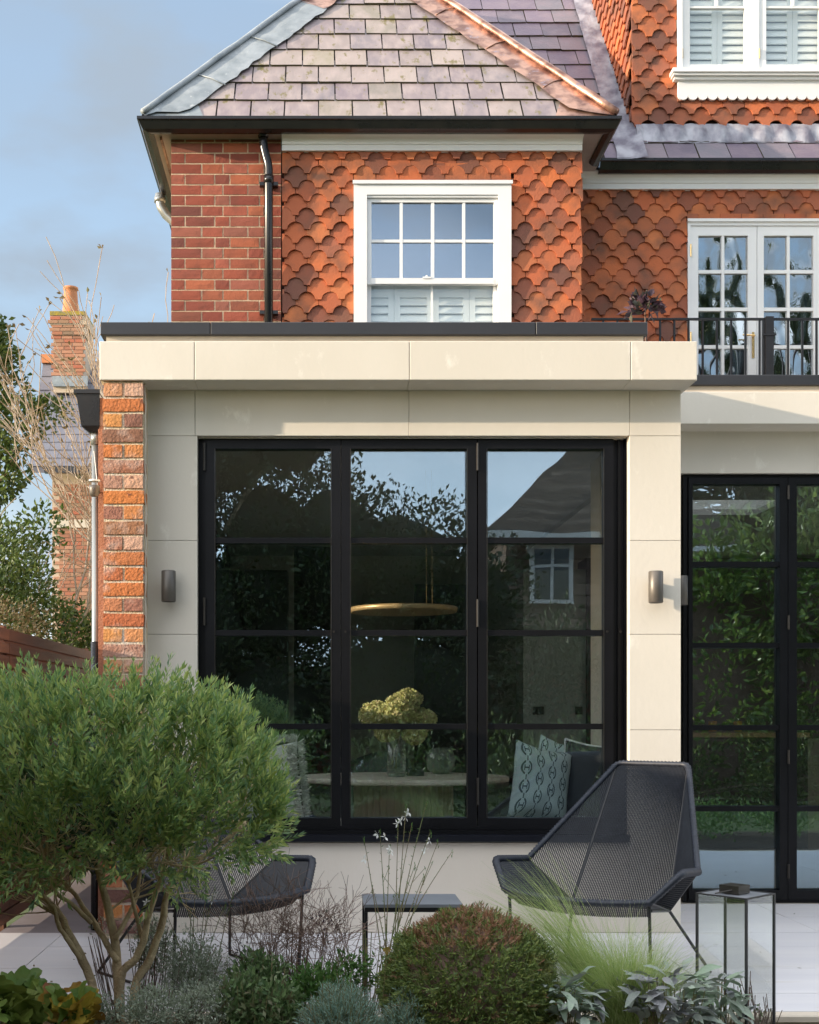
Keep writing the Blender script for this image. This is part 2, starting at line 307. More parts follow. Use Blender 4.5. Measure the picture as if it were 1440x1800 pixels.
# fast leaf mesh: each leaf a folded diamond of two triangles
def leaf_mesh(name, pos, dirs, length, width, mat, fold=.25, mats=None, mi=None, curl=0.0):
    pos = np.asarray(pos, float); d = np.asarray(dirs, float); n = len(pos)
    d /= np.linalg.norm(d, axis=1, keepdims=True) + 1e-9
    r = np.random.randn(n, 3); sd = np.cross(d, r); sd /= np.linalg.norm(sd, axis=1, keepdims=True) + 1e-9
    up = np.cross(sd, d)
    L = np.broadcast_to(np.asarray(length, float), (n,))[:, None]; W = np.broadcast_to(np.asarray(width, float), (n,))[:, None]
    base = pos; tip = pos + d * L - up * L * curl; mid = pos + d * L * .5
    l = mid + sd * W / 2 + up * W * fold; rr = mid - sd * W / 2 + up * W * fold
    V_ = np.stack([base, l, tip, rr], 1).reshape(-1, 3)
    me = bpy.data.meshes.new(name); me.vertices.add(4 * n); me.vertices.foreach_set('co', V_.ravel())
    i = np.arange(n)[:, None] * 4
    idx = np.concatenate([i + 0, i + 1, i + 2, i + 0, i + 2, i + 3], 1).ravel()
    me.loops.add(6 * n); me.loops.foreach_set('vertex_index', idx.astype(np.int32))
    me.polygons.add(2 * n); me.polygons.foreach_set('loop_start', (np.arange(2 * n) * 3).astype(np.int32))
    try: me.polygons.foreach_set('loop_total', np.full(2 * n, 3, np.int32))
    except Exception: pass
    for m in (mats or [mat]): me.materials.append(MT[m])
    if mi is not None: me.polygons.foreach_set('material_index', np.repeat(mi, 2).astype(np.int32))
    me.update(calc_edges=True); me.validate()
    return me

def rnd(a, b): return random.uniform(a, b)

# ================================================================== SETTING
g = MB(); g.add([(-150, -150, -.16), (150, -150, -.16), (150, 200, -.16), (-150, 200, -.16)], [(0, 1, 2, 3)])
g.build('ground', 'lawn', kind='structure')
g = MB()
nx, ny = 40, 14
vs = []
for j in range(ny + 1):
    for i in range(nx + 1):
        x = -4 + 10 * i / nx; y = -4.6 + 2.82 * j / ny
        vs.append((x, y, -.09 + .035 * mn.noise(Vector((x * 3, y * 3, 0))) - (.05 if j in (0,) else 0)))
g.add(vs, [(j * (nx + 1) + i, j * (nx + 1) + i + 1, (j + 1) * (nx + 1) + i + 1, (j + 1) * (nx + 1) + i) for j in range(ny) for i in range(nx)])
g.build('planting_bed', 'soil', smooth=True, kind='structure')

TE = -1.76      # terrace edge
terr = MB(); terr.box(-1.66, 6.2, TE + .012, .98, -.3, -.006)
terrace = terr.build('terrace', 'joint', kind='structure')
xs = [-1.656, -1.316, -.337, .642, 1.621, 2.6, 3.58, 4.56, 5.54, 6.2]
ys = [TE + .05, -1.40, -.9, -.39, .0, .5, .978]
for i in range(len(xs) - 1):
    for j in range(len(ys) - 1):
        if ys[j + 1] > .01 and xs[i + 1] < 1.9: continue
        b = MB(); w, h = xs[i + 1] - xs[i] - .004, ys[j + 1] - ys[j] - .004
        b.box(-w / 2, w / 2, -h / 2, h / 2, -.02, rnd(-.0006, .0006))
        link('paving_slab', b.mesh('paving_slab', 'paving'), terrace, loc=((xs[i] + xs[i + 1]) / 2, (ys[j] + ys[j + 1]) / 2, 0))
for i in range(len(xs) - 1):
    b = MB(); b.bbox(xs[i] + .002, xs[i + 1] - .002, TE - .01, TE + .046, -.032, .0, .006); b.build('edge_stone', 'edge_stone', terrace)
b = MB(); b.box(-1.66, 6.2, TE + .004, TE + .012, -.3, -.034); b.build('terrace_riser', 'edge_stone', terrace)
b = MB(); b.box(-1.66, -1.11, .0, 9, -.2, -.004); b.build('side_path', 'passage', kind='structure')

# ================================================================== GARDEN EXTENSION
XL, XR = PX(252, 0), 1.874          # limestone wall left / right edge
ext = thing('garden_extension', 'pale limestone single storey extension with deep flat cornice and black framed windows', 'extension', (0.4, 0, 0))
ZC0, ZC1 = 2.805, 2.999             # cornice bottom / top
ox0, ox1, oz0, oz1 = -.626, 1.603, .469, 2.566
# core masonry behind cladding (wall with the opening)
core = MB()
core.box(-1.10, ox0, .03, .30, -.1, ZC1); core.box(ox1, XR - .024, .03, .30, -.1, ZC1)
core.box(ox0, ox1, .03, .30, -.1, oz0 - .03); core.box(ox0, ox1, .03, .30, oz1 + .03, ZC1)
core.box(-1.10, -.95, .30, .42, -.1, ZC1); core.box(-1.10, -.95, 2.30, 2.44, -.1, ZC1); core.box(-1.10, -.95, .42, 2.30, -.1, 1.20); core.box(-1.10, -.95, .42, 2.30, 2.35, ZC1)
core.box(XR - .25, XR - .024, .30, 1.0, -.1, ZC1)
corep = core.build('masonry_core', 'render', ext)
def panel(x0, x1, z0, z1, y0=0.0, y1=.03, mat='stone', name='stone_panel', g_=.0011, b=.0008):
    m = MB(); m.bbox(x0 + g_, x1 - g_, y0, y1, z0 + g_, z1 - g_, b); return m.build(name, mat, ext)
jx = [XL, PX(343, 0), PX(719, 0), PX(1107, 0), XR]
jz = [oz1 + .003, PZ(950, 0), PZ(1115, 0), PZ(1283, 0), PZ(1455, 0), -.0]
for i in range(4): panel(jx[i], jx[i + 1], oz1 + .003, ZC0)
for k in range(5):
    panel(XL, ox0 + .0, jz[k + 1], jz[k]); panel(ox1 + .004, XR, jz[k + 1], jz[k])
panel(ox0, ox1 + .004, .0, oz0 - .003, mat='render', name='base_panel')
# reveals of the opening
m = MB(); m.box(ox1, ox1 + .004, .0335, .30, oz0, oz1); m.box(ox0 - .004, ox0, .0335, .30, oz0, oz1); m.box(ox0, ox1, .0335, .30, oz1, oz1 + .004); m.build('window_reveal', 'stone', ext)
# side cladding facing right
for k in range(4):
    zz = [0, .75, 1.5, 2.2, ZC0]
    m = MB(); m.box(XR - .023, XR - .001, .032, .985, zz[k] + .0015, zz[k + 1] - .0015); m.build('stone_panel', 'stone', ext)
# cornice
cx = [-1.098, PX(342, -.2), PX(720, -.2), PX(1109, -.2), PX(1226, -.2)]
for i in range(4):
    m = MB(); m.bbox(cx[i] + .001, cx[i + 1] - .001, -.2, (.03 if i < 3 else 1.2), ZC0, ZC1, .003); m.build('cornice_block', 'stone', ext)
m = MB(); m.box(PX(187, -.1), PX(1131, -.1), -.1, 2.4, ZC1, PZ(588, -.1)); m.build('parapet_upstand', 'edge_stone', ext)
zc = PZ(588, -.13); zt = PZ(566, -.13); px_ = [176, 370, 942, 1139]
for i in range(3):
    m = MB(); m.bbox(PX(px_[i], -.13) + .0012, PX(px_[i + 1], -.13) - .0012, -.13, 2.4, zc, zt, .003); m.build('coping_piece', 'coping', ext)
# --- old brick pier at the left end
YP = -.18; pX0, pX1 = PX(180, YP), PX(253, YP)
pier = MB(); pier.box(pX0 + .006, pX1 - .004, YP + .008, .25, -.1, ZC0 - .002); pier_o = pier.build('brick_pier', 'mortar_pier', ext)
def rough_brick(w, h, d, seed, amp=.004, nx=5, nz=3, e0=.003, e1=.007):
    m = MB(); rs = random.Random(seed); vs = []
    for j in range(nz + 1):
        for i in range(nx + 1):
            u, v = i / nx, j / nz
            e = (i in (0, nx)) or (j in (0, nz))
            x = (u - .5) * w + rs.uniform(-1, 1) * amp * .5; z = (v - .5) * h + rs.uniform(-1, 1) * amp * .45
            y = -d / 2 + (rs.uniform(e0, e1) if e else rs.uniform(-1, 1) * amp * .6)
            vs.append((x, y, z))
    fs = [(j * (nx + 1) + i, j * (nx + 1) + i + 1, (j + 1) * (nx + 1) + i + 1, (j + 1) * (nx + 1) + i) for j in range(nz) for i in range(nx)]
    ring = [i for i in range(nx + 1)] + [(j + 1) * (nx + 1) - 1 for j in range(1, nz + 1)] + [nz * (nx + 1) + i for i in range(nx - 1, -1, -1)] + [j * (nx + 1) for j in range(nz - 1, 0, -1)]
    n0 = len(vs); vs += [(vs[r][0], d / 2, vs[r][2]) for r in ring]; n = len(ring)
    fs += [(ring[(k + 1) % n], ring[k], n0 + k, n0 + (k + 1) % n) for k in range(n)]
    m.add(vs, fs); return m
course = .0772; wv = pX1 - pX0
fullm = [rough_brick(wv - .005, .0635, .12, k, amp=.0022, e0=.0004, e1=.0022).mesh('pier_brick', 'old_brick') for k in range(6)]
halfm = [rough_brick(wv / 2 - .012, .0635, .12, 20 + k, amp=.0022, nx=3, e0=.0004, e1=.0022).mesh('pier_half_brick', 'old_brick') for k in range(6)]
for k in range(36):
    z = ZC0 - .043 - k * course
    if z < .03: break
    if k % 2:
        link('brick', random.choice(fullm), pier_o, loc=((pX0 + pX1) / 2 + rnd(-.003, .003), YP + .06 + rnd(-.004, .003), z), rot=(0, rnd(-.01, .01), 0))
    else:
        for s in (-1, 1):
            link('brick', random.choice(halfm), pier_o, loc=((pX0 + pX1) / 2 + s * wv / 4 + rnd(-.002, .002), YP + .06 + rnd(-.004, .003), z), rot=(0, rnd(-.015, .015), 0))
# white-edged mortar strip where pier meets the cladding
m = MB(); pts = []
for k in range(60):
    z = .02 + k * (ZC0 - .03) / 59; pts.append((pX1 + .003 + .003 * math.sin(k * 1.7) + rnd(-.002, .002), YP + .03, z))
m.tube(pts, .005, 6); m.build('mortar_edge', 'edge_stone', ext, smooth=True)
# side brick wall of the extension
SW = (.42, 2.30, 1.20, 2.35)      # high window added in the unseen left wall to let sun in: y0, y1, z0, z1
m = MB()
for y0_, y1_, z0_, z1_ in ((.06, SW[0], -.1, 2.78), (SW[1], 2.43, -.1, 2.78), (SW[0], SW[1], -.1, SW[2]), (SW[0], SW[1], SW[3], 2.78)): m.box(-1.15, -1.102, y0_, y1_, z0_, z1_)
m.build('side_wall', 'old_brick', ext)
m = MB()
for y0_, y1_, z0_, z1_ in ((SW[0], SW[0] + .05, SW[2], SW[3]), (SW[1] - .05, SW[1], SW[2], SW[3]), (SW[0] + .05, SW[1] - .05, SW[2], SW[2] + .05), (SW[0] + .05, SW[1] - .05, SW[3] - .05, SW[3])): m.box(-1.09, -1.03, y0_, y1_, z0_, z1_)
sw_ = m.build('added_side_window_frame', 'frame', ext)
m = MB(); m.box(-1.063, -1.057, SW[0] + .05, SW[1] - .05, SW[2] + .05, SW[3] - .05); m.build('pane', 'glass_dormer', sw_)
# rain hopper and downpipe on the side wall
hp = thing('rainwater_pipe', 'black rainwater hopper head on a round downpipe beside the old brick pier', 'drainpipe', (-1.2, .1, 0))
yh = .1; s_ = S(yh)
def hx(px): return PX(px, yh)
def hz(py): return PZ(py, yh)
m = MB(); m.box(hx(134), hx(180), yh - .07, yh + .07, hz(697), hz(690)); m.build('hopper_rim', 'black_gutter', hp)
m = MB(); x0, x1, x2, x3 = hx(138), hx(179), hx(146), hx(178)
m.hexa([(x2, yh - .05, hz(752)), (x3, yh - .05, hz(752)), (x3, yh + .05, hz(752)), (x2, yh + .05, hz(752)), (x0, yh - .06, hz(697)), (x1, yh - .06, hz(697)), (x1, yh + .06, hz(697)), (x0, yh + .06, hz(697))])
m.hexa([(hx(158), yh - .03, hz(762)), (hx(174), yh - .03, hz(762)), (hx(174), yh + .03, hz(762)), (hx(158), yh + .03, hz(762)), (x2, yh - .05, hz(752) - .001), (x3, yh - .05, hz(752) - .001), (x3, yh + .05, hz(752) - .001), (x2, yh + .05, hz(752) - .001)])
m.build('hopper_box', 'black_gutter', hp)
xc = hx(168)
m = MB(); m.tube([(xc, yh, hz(760)), (xc, yh, hz(782))], .024, 14); m.build('pipe_collar', 'pipe', hp, smooth=True)
m = MB(); m.tube([(xc, yh, hz(781)), (xc, yh, .0)], .0195, 14); m.build('downpipe', 'pipe', hp, smooth=True)
m = MB(); m.tube([(xc, yh, hz(1128)), (xc, yh, .0)], .024, 14); m.build('shaded_lower_pipe', 'black_gutter', hp, smooth=True)  # black below the fence's shadow line, shade put into the pipe colour
m = MB(); m.tube([(xc - .003, yh - .03, hz(795)), (xc + .02, yh - .05, hz(860))], .002, 5); m.build('cable', 'piping', hp)
sec = thing('security_light', 'small round grey outdoor light beside the downpipe below the hopper', 'light', (xc, yh - .06, hz(866)))
m = MB(); m.lathe([(.0, -.03), (.018, -.028), (.026, -.012), (.028, .01), (.028, .028), (.0, .03)], (hx(171), yh - .08, hz(868)), 16); m.build('housing', 'lamp', sec, smooth=True)
m = MB(); m.lathe([(.029, -.004), (.029, .004)], (hx(171), yh - .08, hz(850)), 16); m.build('cap', 'piping', sec)
m = MB(); m.tube([(hx(171), yh - .08, hz(868)), (hx(178), yh - .04, hz(868))], .006, 6); m.build('bracket', 'lamp', sec)

# --- main window : outer frame, three leaves
YW = .085
win = MB()
def zf(py): return PZ(py, YW)
def xf(px): return PX(px, YW)
fx0, fx1 = ox0, ox1
zb, ztp = oz0, oz1
fr = MB()
fr.box(fx0, xf(362), YW - .02, YW + .07, zb, ztp); fr.box(xf(1077), fx1, YW + .0, YW + .07, zb, ztp)
fr.box(xf(362), xf(1077), YW - .02, YW + .07, xf(0) * 0 + zf(777), ztp)
fr.box(xf(362), xf(1077), YW - .02, YW + .07, zb, zf(1462))
fr.box(xf(1085), xf(1090), YW - .012, YW, zb, ztp); fr.box(xf(1096), xf(1099), YW - .02, YW, zb, ztp)
window = fr.build('bay_window_frame', 'frame', ext)
m = MB(); m.box(fx0 - .02 + .02, fx1, -.035, YW - .02, PZ(1480, -.03), PZ(1468, -.03)); m.build('window_sill', 'sill', window)
m = MB(); m.box(xf(362), xf(1077), .02, YW - .022, PZ(1468, -.03) + .001, PZ(1468, -.03) + .02); m.box(xf(362), xf(1077), .045, YW - .022, PZ(1468, -.03) + .022, PZ(1468, -.03) + .04); m.build('sill_track', 'frame', window)
leaves = [(362, 599, 378, 583), (600, 837, 615, 821), (839, 1076, 854, 1060)]
bars = [951, 1113, 1277]; gt, gb = 791, 1437
for a, b_, g0, g1 in leaves:
    lf = MB(); y0, y1 = YW - .035, YW + .03
    lf.box(xf(a), xf(g0), y0, y1, zf(1463), zf(776)); lf.box(xf(g1), xf(b_), y0, y1, zf(1463), zf(776))
    lf.box(xf(g0), xf(g1), y0, y1, zf(gt), zf(776)); lf.box(xf(g0), xf(g1), y0, y1, zf(1463), zf(gb))
    leaf = lf.build('window_leaf', 'frame', ext)
    edges = [gt] + bars + [gb]
    for q, by in enumerate(bars):
        mm = MB(); mm.box(xf(g0), xf(g1), y0 + .008, y1, zf(by + 5), zf(by - 5)); mm.build('glazing_bar', 'frame', leaf)
    for q in range(4):
        t_ = edges[q] + (5 if q else 0); u_ = edges[q + 1] - (5 if q < 3 else 0)
        mm = MB(); mm.box(xf(g0) - .002, xf(g1) + .002, YW + .004, YW + .010, zf(u_) - .002, zf(t_) + .002)
        pane = mm.build('pane', 'glass', leaf)
    mm = MB()
    for z0_, z1_ in ((gt, gb),):
        for xx in (g0 + 1, g1 - 1): mm.box(xf(xx) - .002, xf(xx) + .002, YW - .0365, YW - .034, zf(z1_), zf(z0_))
    mm.build('glazing_bead', 'bronze', leaf)
for hxp, hys in ((361, (806, 1076)), (838, (806, 1079, 1390)), (1098, ())):
    for hy in hys:
        m = MB(); m.tube([(xf(hxp), YW - .045, zf(hy + 24)), (xf(hxp), YW - .045, zf(hy - 24))], .007, 8); m.build('hinge', 'bronze', window)
for hxp in (587, 607, 1065, 1088):
    m = MB(); m.lathe([(.006, 0), (.006, .004)], (0, 0, 0), 10); o = link('rivet', m.mesh('rivet', 'bronze'), window, loc=(xf(hxp), YW - .036, zf(1111)), rot=(RA(90), 0, 0))

# --- right wing
YR = .99
RY0, RY1, RX0, RX1 = 2.06, 2.70, 2.3, 3.2      # rooflight well in the wing roof
m = MB(); m.box(XR, 6.2, YR + .03, YR + .25, PZ(832, YR) + .002, ZC1); m.box(XR, RX0, YR + .25, 3.0, 2.84, ZC1 + .03); m.box(RX1, 6.2, YR + .25, 3.0, 2.84, ZC1 + .03); m.box(RX0, RX1, YR + .25, RY0, 2.84, ZC1 + .03); m.box(RX0, RX1, RY1, 3.0, 2.84, ZC1 + .03); m.build('wing_core', 'render', ext)
rj = [XR + .001, 3.4, 4.8, 6.2]
for i in range(3):
    panel(rj[i], rj[i + 1], PZ(832, YR), PZ(745, YR), YR, YR + .03)
    m = MB(); m.bbox(rj[i] + .001, rj[i + 1] - .001, .79, YR + .03, PZ(745, .79), ZC1, .003); m.build('cornice_block', 'stone', ext)
    m = MB(); m.bbox(rj[i] + (.03 if i == 0 else .001), rj[i + 1] - .001, .86, 1.4, PZ(675, .84), PZ(657, .84), .003); m.build('coping_piece', 'coping', ext)
m = MB(); m.box(XR + .03, 6.2, .89, 1.4, ZC1 + .001, PZ(675, .84)); m.build('parapet_upstand', 'edge_stone', ext)
# doors of the wing
YD = 1.06
def zd(py): return PZ(py, YD)
def xd(px): return PX(px, YD)
fr = MB(); fr.box(xd(1199), xd(1206), YD - .03, YD + .07, .004, zd(834)); fr.box(xd(1206), 6.2, YD - .03, YD + .07, zd(841), zd(834)); fr.box(xd(1206), 6.2, YD - .04, YD + .07, .004, zd(1581))
doorf = fr.build('terrace_door_frame', 'frame', ext)
dw = 1393 - 1207
for q in range(4):
    off = q * 186
    a, b_, g0, g1 = 1207 + off - (0 if q else 0), 1379 + off, 1214 + off, 1366 + off
    a, b_ = (1207 if q == 0 else 1381 + (q - 1) * 178), 1380 + q * 178
    g0, g1 = (1214, 1366) if q == 0 else (1396 + (q - 1) * 178, 1543 + (q - 1) * 178)
    lf = MB(); y0, y1 = YD - .045, YD + .02
    lf.box(xd(a), xd(g0), y0, y1, zd(1580), zd(842)); lf.box(xd(g1), xd(b_), y0, y1, zd(1580), zd(842))
    lf.box(xd(g0), xd(g1), y0, y1, zd(853), zd(842)); lf.box(xd(g0), xd(g1), y0, y1, zd(1580), zd(1563))
    leaf = lf.build('door_leaf', 'frame', ext)
    bars2 = [993, 1135, 1279, 1421]; ed = [853] + bars2 + [1563]
    for by in bars2:
        mm = MB(); mm.box(xd(g0), xd(g1), y0 + .008, y1, zd(by + 4.5), zd(by - 4.5)); mm.build('glazing_bar', 'frame', leaf)
    for k in range(5):
        t_ = ed[k] + (4.5 if k else 0); u_ = ed[k + 1] - (4.5 if k < 4 else 0)
        mm = MB(); mm.box(xd(g0) - .002, xd(g1) + .002, YD, YD + .006, zd(u_) - .002, zd(t_) + .002); mm.build('pane', 'glass_door', leaf)
    for hy in (868, 1095, 1330, 1530):
        mm = MB(); xx = xd(b_) + .001 if q % 2 == 0 else xd(a)
        mm.tube([(xx, y0 - .006, zd(hy + 12)), (xx, y0 - .006, zd(hy - 12))], .006, 6); mm.build('hinge', 'bronze', leaf)

# --- the room behind the glass
m = MB(); m.box(-.94, 6.2, .31, 5.4, -.1, -.002); m.build('room_floor', 'floor_in', ext)
m = MB()
ZL = 2.585
m.box(-.94, XR, .305, 5.4, 2.62, 2.66)
m.box(XR, RX0, 1.25, 5.4, ZL, ZL + .04); m.box(RX1, 6.2, 1.25, 5.4, ZL, ZL + .04); m.box(RX0, RX1, 1.25, RY0, ZL, ZL + .04); m.box(RX0, RX1, RY1, 5.4, ZL, ZL + .04)
m.build('room_ceiling', 'ceil_in', ext); m = MB(); m.box(RX0 - .02, RX0, RY0, RY1, ZL + .041, 2.839); m.box(RX1, RX1 + .02, RY0, RY1, ZL + .041, 2.839); m.box(RX0 - .02, RX1 + .02, RY0 - .02, RY0 - .0005, ZL + .041, 2.839); m.box(RX0 - .02, RX1 + .02, RY1 + .0005, RY1 + .02, ZL + .041, 2.839)
m.build('rooflight_well', 'white', ext)
m = MB(); m.box(RX0 - .03, RX1 + .03, RY0 - .03, RY1 + .02, ZC1 + .032, ZC1 + .042); m.build('rooflight_pane', 'glass_dormer', ext)
m = MB(); m.box(-.94, 6.2, 5.4, 5.5, 0, 2.7); m.box(6.2, 6.25, .3, 5.5, 0, 2.9); m.box(-.949, -.94, .3, .42, 0, 2.9); m.box(-.949, -.94, 2.30, 5.4, 0, 2.9); m.box(-.949, -.94, .42, 2.30, 0, 1.2); m.box(-.949, -.94, .42, 2.30, 2.35, 2.9); m.build('room_wall', 'wall_in', ext)
def inpanel(name, px0, px1, z0, z1, y, mat, th=.05):
    m = MB(); m.box(PX(px0, y), PX(px1, y), y, y + th, z0, z1); return m.build(name, mat, ext)
inpanel('tall_cupboard', 380, 505, 0, 2.35, 4.2, 'wall_dark', .5)
inpanel('dark_doorway', 517, 583, 0, 2.61, 4.7, 'wall_dark', .1)
inpanel('dark_doorway', 730, 852, 0, 2.3, 4.9, 'wall_dark', .1)
inpanel('sage_cupboard', 920, 1030, 0, 2.4, 4.6, 'wall_green', .4)
inpanel('dark_cupboard', 1032, 1100, 0, 2.5, 4.55, 'wall_dark', .4)
inpanel('wall_socket', 938, 956, 1.12, 1.19, 4.58, 'wall_dark', .015)
inpanel('wall_socket', 1012, 1024, 1.12, 1.19, 4.58, 'wall_dark', .015)
inpanel('kitchen_cupboard', 1180, 1420, 0, .92, 4.0, 'wall_dark', .6)
inpanel('kitchen_worktop', 1176, 1424, .93, .97, 3.97, 'wood', .65)
inpanel('kitchen_splashback', 1180, 1700, .9, 2.55, 5.0, 'wall_dark', .1)
# window seat
m = MB(); m.box(ox0 + .01, ox1 - .01, .31, .72, .0, .535); m.build('window_seat', 'wall_in', ext)

# ================================================================== BRICK HOUSE
hs = thing('brick_house', 'red brick and tile hung period house with slate hipped roof and white windows', 'house', (1, 3, 0))
YB, YM = 2.447, 3.07
bx0, bx1, bx2 = PX(300, YB), PX(495, YB), PX(1022, YB)
ZS = 5.30
# cores
wx0, wx1, wz1 = PX(622, YB), PX(898, YB), PZ(322, YB)
m = MB()
m.box(bx0 + .01, wx0, YB + .03, YB + .25, 3.0, ZS); m.box(wx1, bx2 - .03, YB + .03, YB + .25, 3.0, ZS); m.box(wx0, wx1, YB + .03, YB + .25, wz1, ZS); m.box(wx0, wx1, YB + .03, YB + .25, 3.0, 3.72)
m.box(bx0 + .01, bx0 + .22, YB + .25, 9, 2.5, ZS); m.box(bx2 - .25, bx2 - .03, YB + .25, YM + .1, 2.9, ZS)
m.build('wall_core', 'tile_back', hs)
bw = MB(); bw.box(bx0 + .004, bx1 - .004, YB + .0045, YB + .03, 3.0, ZS); bw.box(bx0 + .004, bx0 + .01, YB + .03, 6.5, 2.6, ZS)
bwall = bw.build('brick_wall', 'mortar_red', hs)
rowA = [.105, .215, .11, .215, .16]; rowB = [.225, .155, .18, .12, .125]
cache = {}
k = 0; z = 3.02
while z < ZS - .03:
    row = rowA if k % 2 else rowB; tot = sum(row); W = (bx1 - bx0); x = bx0
    for w in row:
        w2 = w * W / tot
        for v in range(1):
            key = (round(w2, 3), random.randint(0, 2))
            if key not in cache:
                cache[key] = rough_brick(w2 - .010, .0655, .07, hash(key) % 999, amp=.0012, nx=4, nz=2, e0=.0008, e1=.002).mesh('wall_brick', 'brick')
            link('brick', cache[key], bwall, loc=(x + w2 / 2 + rnd(-.001, .001), YB + .035 + rnd(-.0015, .0015), z + .0375), rot=(0, rnd(-.004, .004), 0))
        x += w2
    z += .075; k += 1

# --- hanging tiles
def tile_mesh(w=.1595, ln=.178, r=.058, th=.013, xa=None, xb=None, seed=0, plain=False):
    """ornamental tile in x/z, front face at y=0, origin at bottom centre; xa/xb clip its sides"""
    hw = w / 2; pts = []
    def prof(x):    # bottom outline height at x
        d = hw - abs(x)
        if plain or d >= r: return 0.0
        return math.sqrt(max(0, r * r - d * d))
    xa = -hw if xa is None else xa; xb = hw if xb is None else xb
    n = 16; xs_ = sorted(set([xa + (xb - xa) * i / n for i in range(n + 1)] + [s for s in (-(hw - r), hw - r, -(hw - r) + -.0005, hw - r + .0005) if xa < s < xb]))
    bot = [(x, prof(x)) for x in xs_]
    poly = [(x, 0, z) for x, z in bot] + [(xb, 0, ln), (xa, 0, ln)]
    rs = random.Random(seed)
    poly = [(x + rs.uniform(-.0012, .0012), y, z + rs.uniform(-.0018, .0018)) for x, y, z in poly]
    if rs.random() < .35:      # a chipped tab
        q = rs.choice((-1, 1)); poly = [(x, y, z + (.009 if 0 < x * q < hw - r + .001 and x * q > .012 and z < .01 else 0)) for x, y, z in poly]
    m = MB(); m.extrude(poly, (0, th, 0)); return m
TM = {}
def tmesh(xa, xb):
    key = (round(xa, 3), round(xb, 3), random.randint(0, 2)) if (xa > -.0795 or xb < .0795) else (random.randint(0, 15),)
    if key not in TM: TM[key] = tile_mesh(xa=max(xa, -.08), xb=min(xb, .08), seed=len(TM)).mesh('hanging_tile', 'tile')
    return TM[key]
PITCH, GAUGE = .1635, .0995
def hang_tiles(part, x0, x1, z0, z1, yf, holes=(), phase=0, zref=None, flare=0):
    zz = z1 - .06; k = phase
    while zz > z0 - .06:
        off = (k % 2) * PITCH / 2; i0 = int(math.floor((x0 - off) / PITCH)) - 1; i1 = int(math.ceil((x1 - off) / PITCH)) + 1
        for i in range(i0, i1 + 1):
            xc_ = off + i * PITCH + phase * .03
            segs = [(max(xc_ - .08, x0), min(xc_ + .08, x1))]
            for hx0, hx1, hz0, hz1 in holes:
                if zz + .06 > hz0 and zz + .02 < hz1:
                    ns = []
                    for a, b_ in segs:
                        if b_ <= hx0 or a >= hx1: ns.append((a, b_)); continue
                        if a < hx0: ns.append((a, hx0))
                        if b_ > hx1: ns.append((hx1, b_))
                    segs = ns
            for hx0, hx1, hz0, hz1 in holes:      # a cut course peeping out between the tabs over an opening
                if zz + .02 < hz1 < zz + .155 and zz + .06 > hz0:
                    a, b_ = max(xc_ - .08, hx0), min(xc_ + .08, hx1)
                    if b_ - a > .03:
                        mm = MB(); mm.box(a + .0015, b_ - .0015, yf - .017 + .005 * (k % 2), yf - .007 + .005 * (k % 2), hz1 + .004 + .002 * (k % 2), zz + .175); mm.build('tile', 'tile', part)
            for a, b_ in segs:
                if b_ - a < .03: continue
                ext_r = .0
                if flare and b_ >= x1 - .001: ext_r = rnd(-.004, .012)
                me = tmesh(a - xc_, b_ - xc_)
                o = link('tile', me, part, loc=(xc_ + rnd(-.0015, .0015) + ext_r, yf - .030 + rnd(-.004, .004), zz + rnd(-.003, .003)), rot=(RA(8.6) * -1 + rnd(-.03, .03), rnd(-.02, .02), rnd(-.035, .035)))
        zz -= GAUGE; k += 1
ZF = PZ(268, YB)      # bottom of frieze
tb = MB(); tb.box(bx1 + .002, wx0, YB + .022, YB + .03, 3.0, ZF + .05); tb.box(wx1, bx2 - .03, YB + .022, YB + .03, 3.0, ZF + .05); tb.box(wx0, wx1, YB + .022, YB + .03, wz1, ZF + .05)
tw = tb.build('tile_hung_wall', 'tile_back', hs)
hang_tiles(tw, bx1 + .004, bx2 - .004, 3.02, ZF + .005, YB + .010, holes=[(wx0 - .002, wx1 + .002, 3.0, wz1)], flare=1)
# main wall tiles
dx0 = PX(1208, YM); dz1 = PZ(388, YM); ZFM = PZ(335, YM)
DX1 = dx0 + 1.10
m = MB(); m.box(bx2 - .02, dx0, YM + .03, YM + .25, 2.9, ZS); m.box(DX1, 6.0, YM + .03, YM + .25, 2.9, ZS); m.box(dx0, DX1, YM + .03, YM + .25, dz1, ZS); m.build('wall_core', 'tile_back', hs)
m = MB(); m.box(bx2 - .02, dx0, YM + .022, YM + .03, 2.9, ZFM + .05); m.box(dx0, DX1, YM + .022, YM + .03, dz1, ZFM + .05); m.box(DX1, 6.0, YM + .022, YM + .03, 2.9, ZFM + .05)
tw2 = m.build('tile_hung_wall', 'tile_back', hs)
hang_tiles(tw2, bx2 - .01, 5.0, 3.02, ZFM + .005, YM + .010, holes=[(dx0 - .002, DX1 + .002, 2.9, dz1)], phase=1)

# --- friezes (cove profile swept in x)
def cove(name, x0, x1, yw, ztop, zbot, yout, parent, zs=None):
    prof = [(yw + .01, zbot), (yw - .045, zbot), (yw - .045, zbot + .038), (yw - .055, zbot + .042)]
    for k in range(7):
        a = k / 6 * math.pi / 2; prof.append((yw - .055 - (yw - .055 - yout) * (1 - math.cos(a)), zbot + .042 + (ztop - zbot - .042) * math.sin(a)))
    prof.append((yw + .01, ztop + .0))
    m = MB(); m.extrude([(x0, y, z) for y, z in prof], (x1 - x0, 0, 0)); return m.build(name, 'white', parent)
GO = .21
cove('frieze', bx1 + .003, bx2 + .0, YB + .012, 5.215, ZF, YB - .12, hs)
cove('frieze', bx2 + .002, 6.0, YM + .012, 5.215, ZFM, YM - .10, hs)
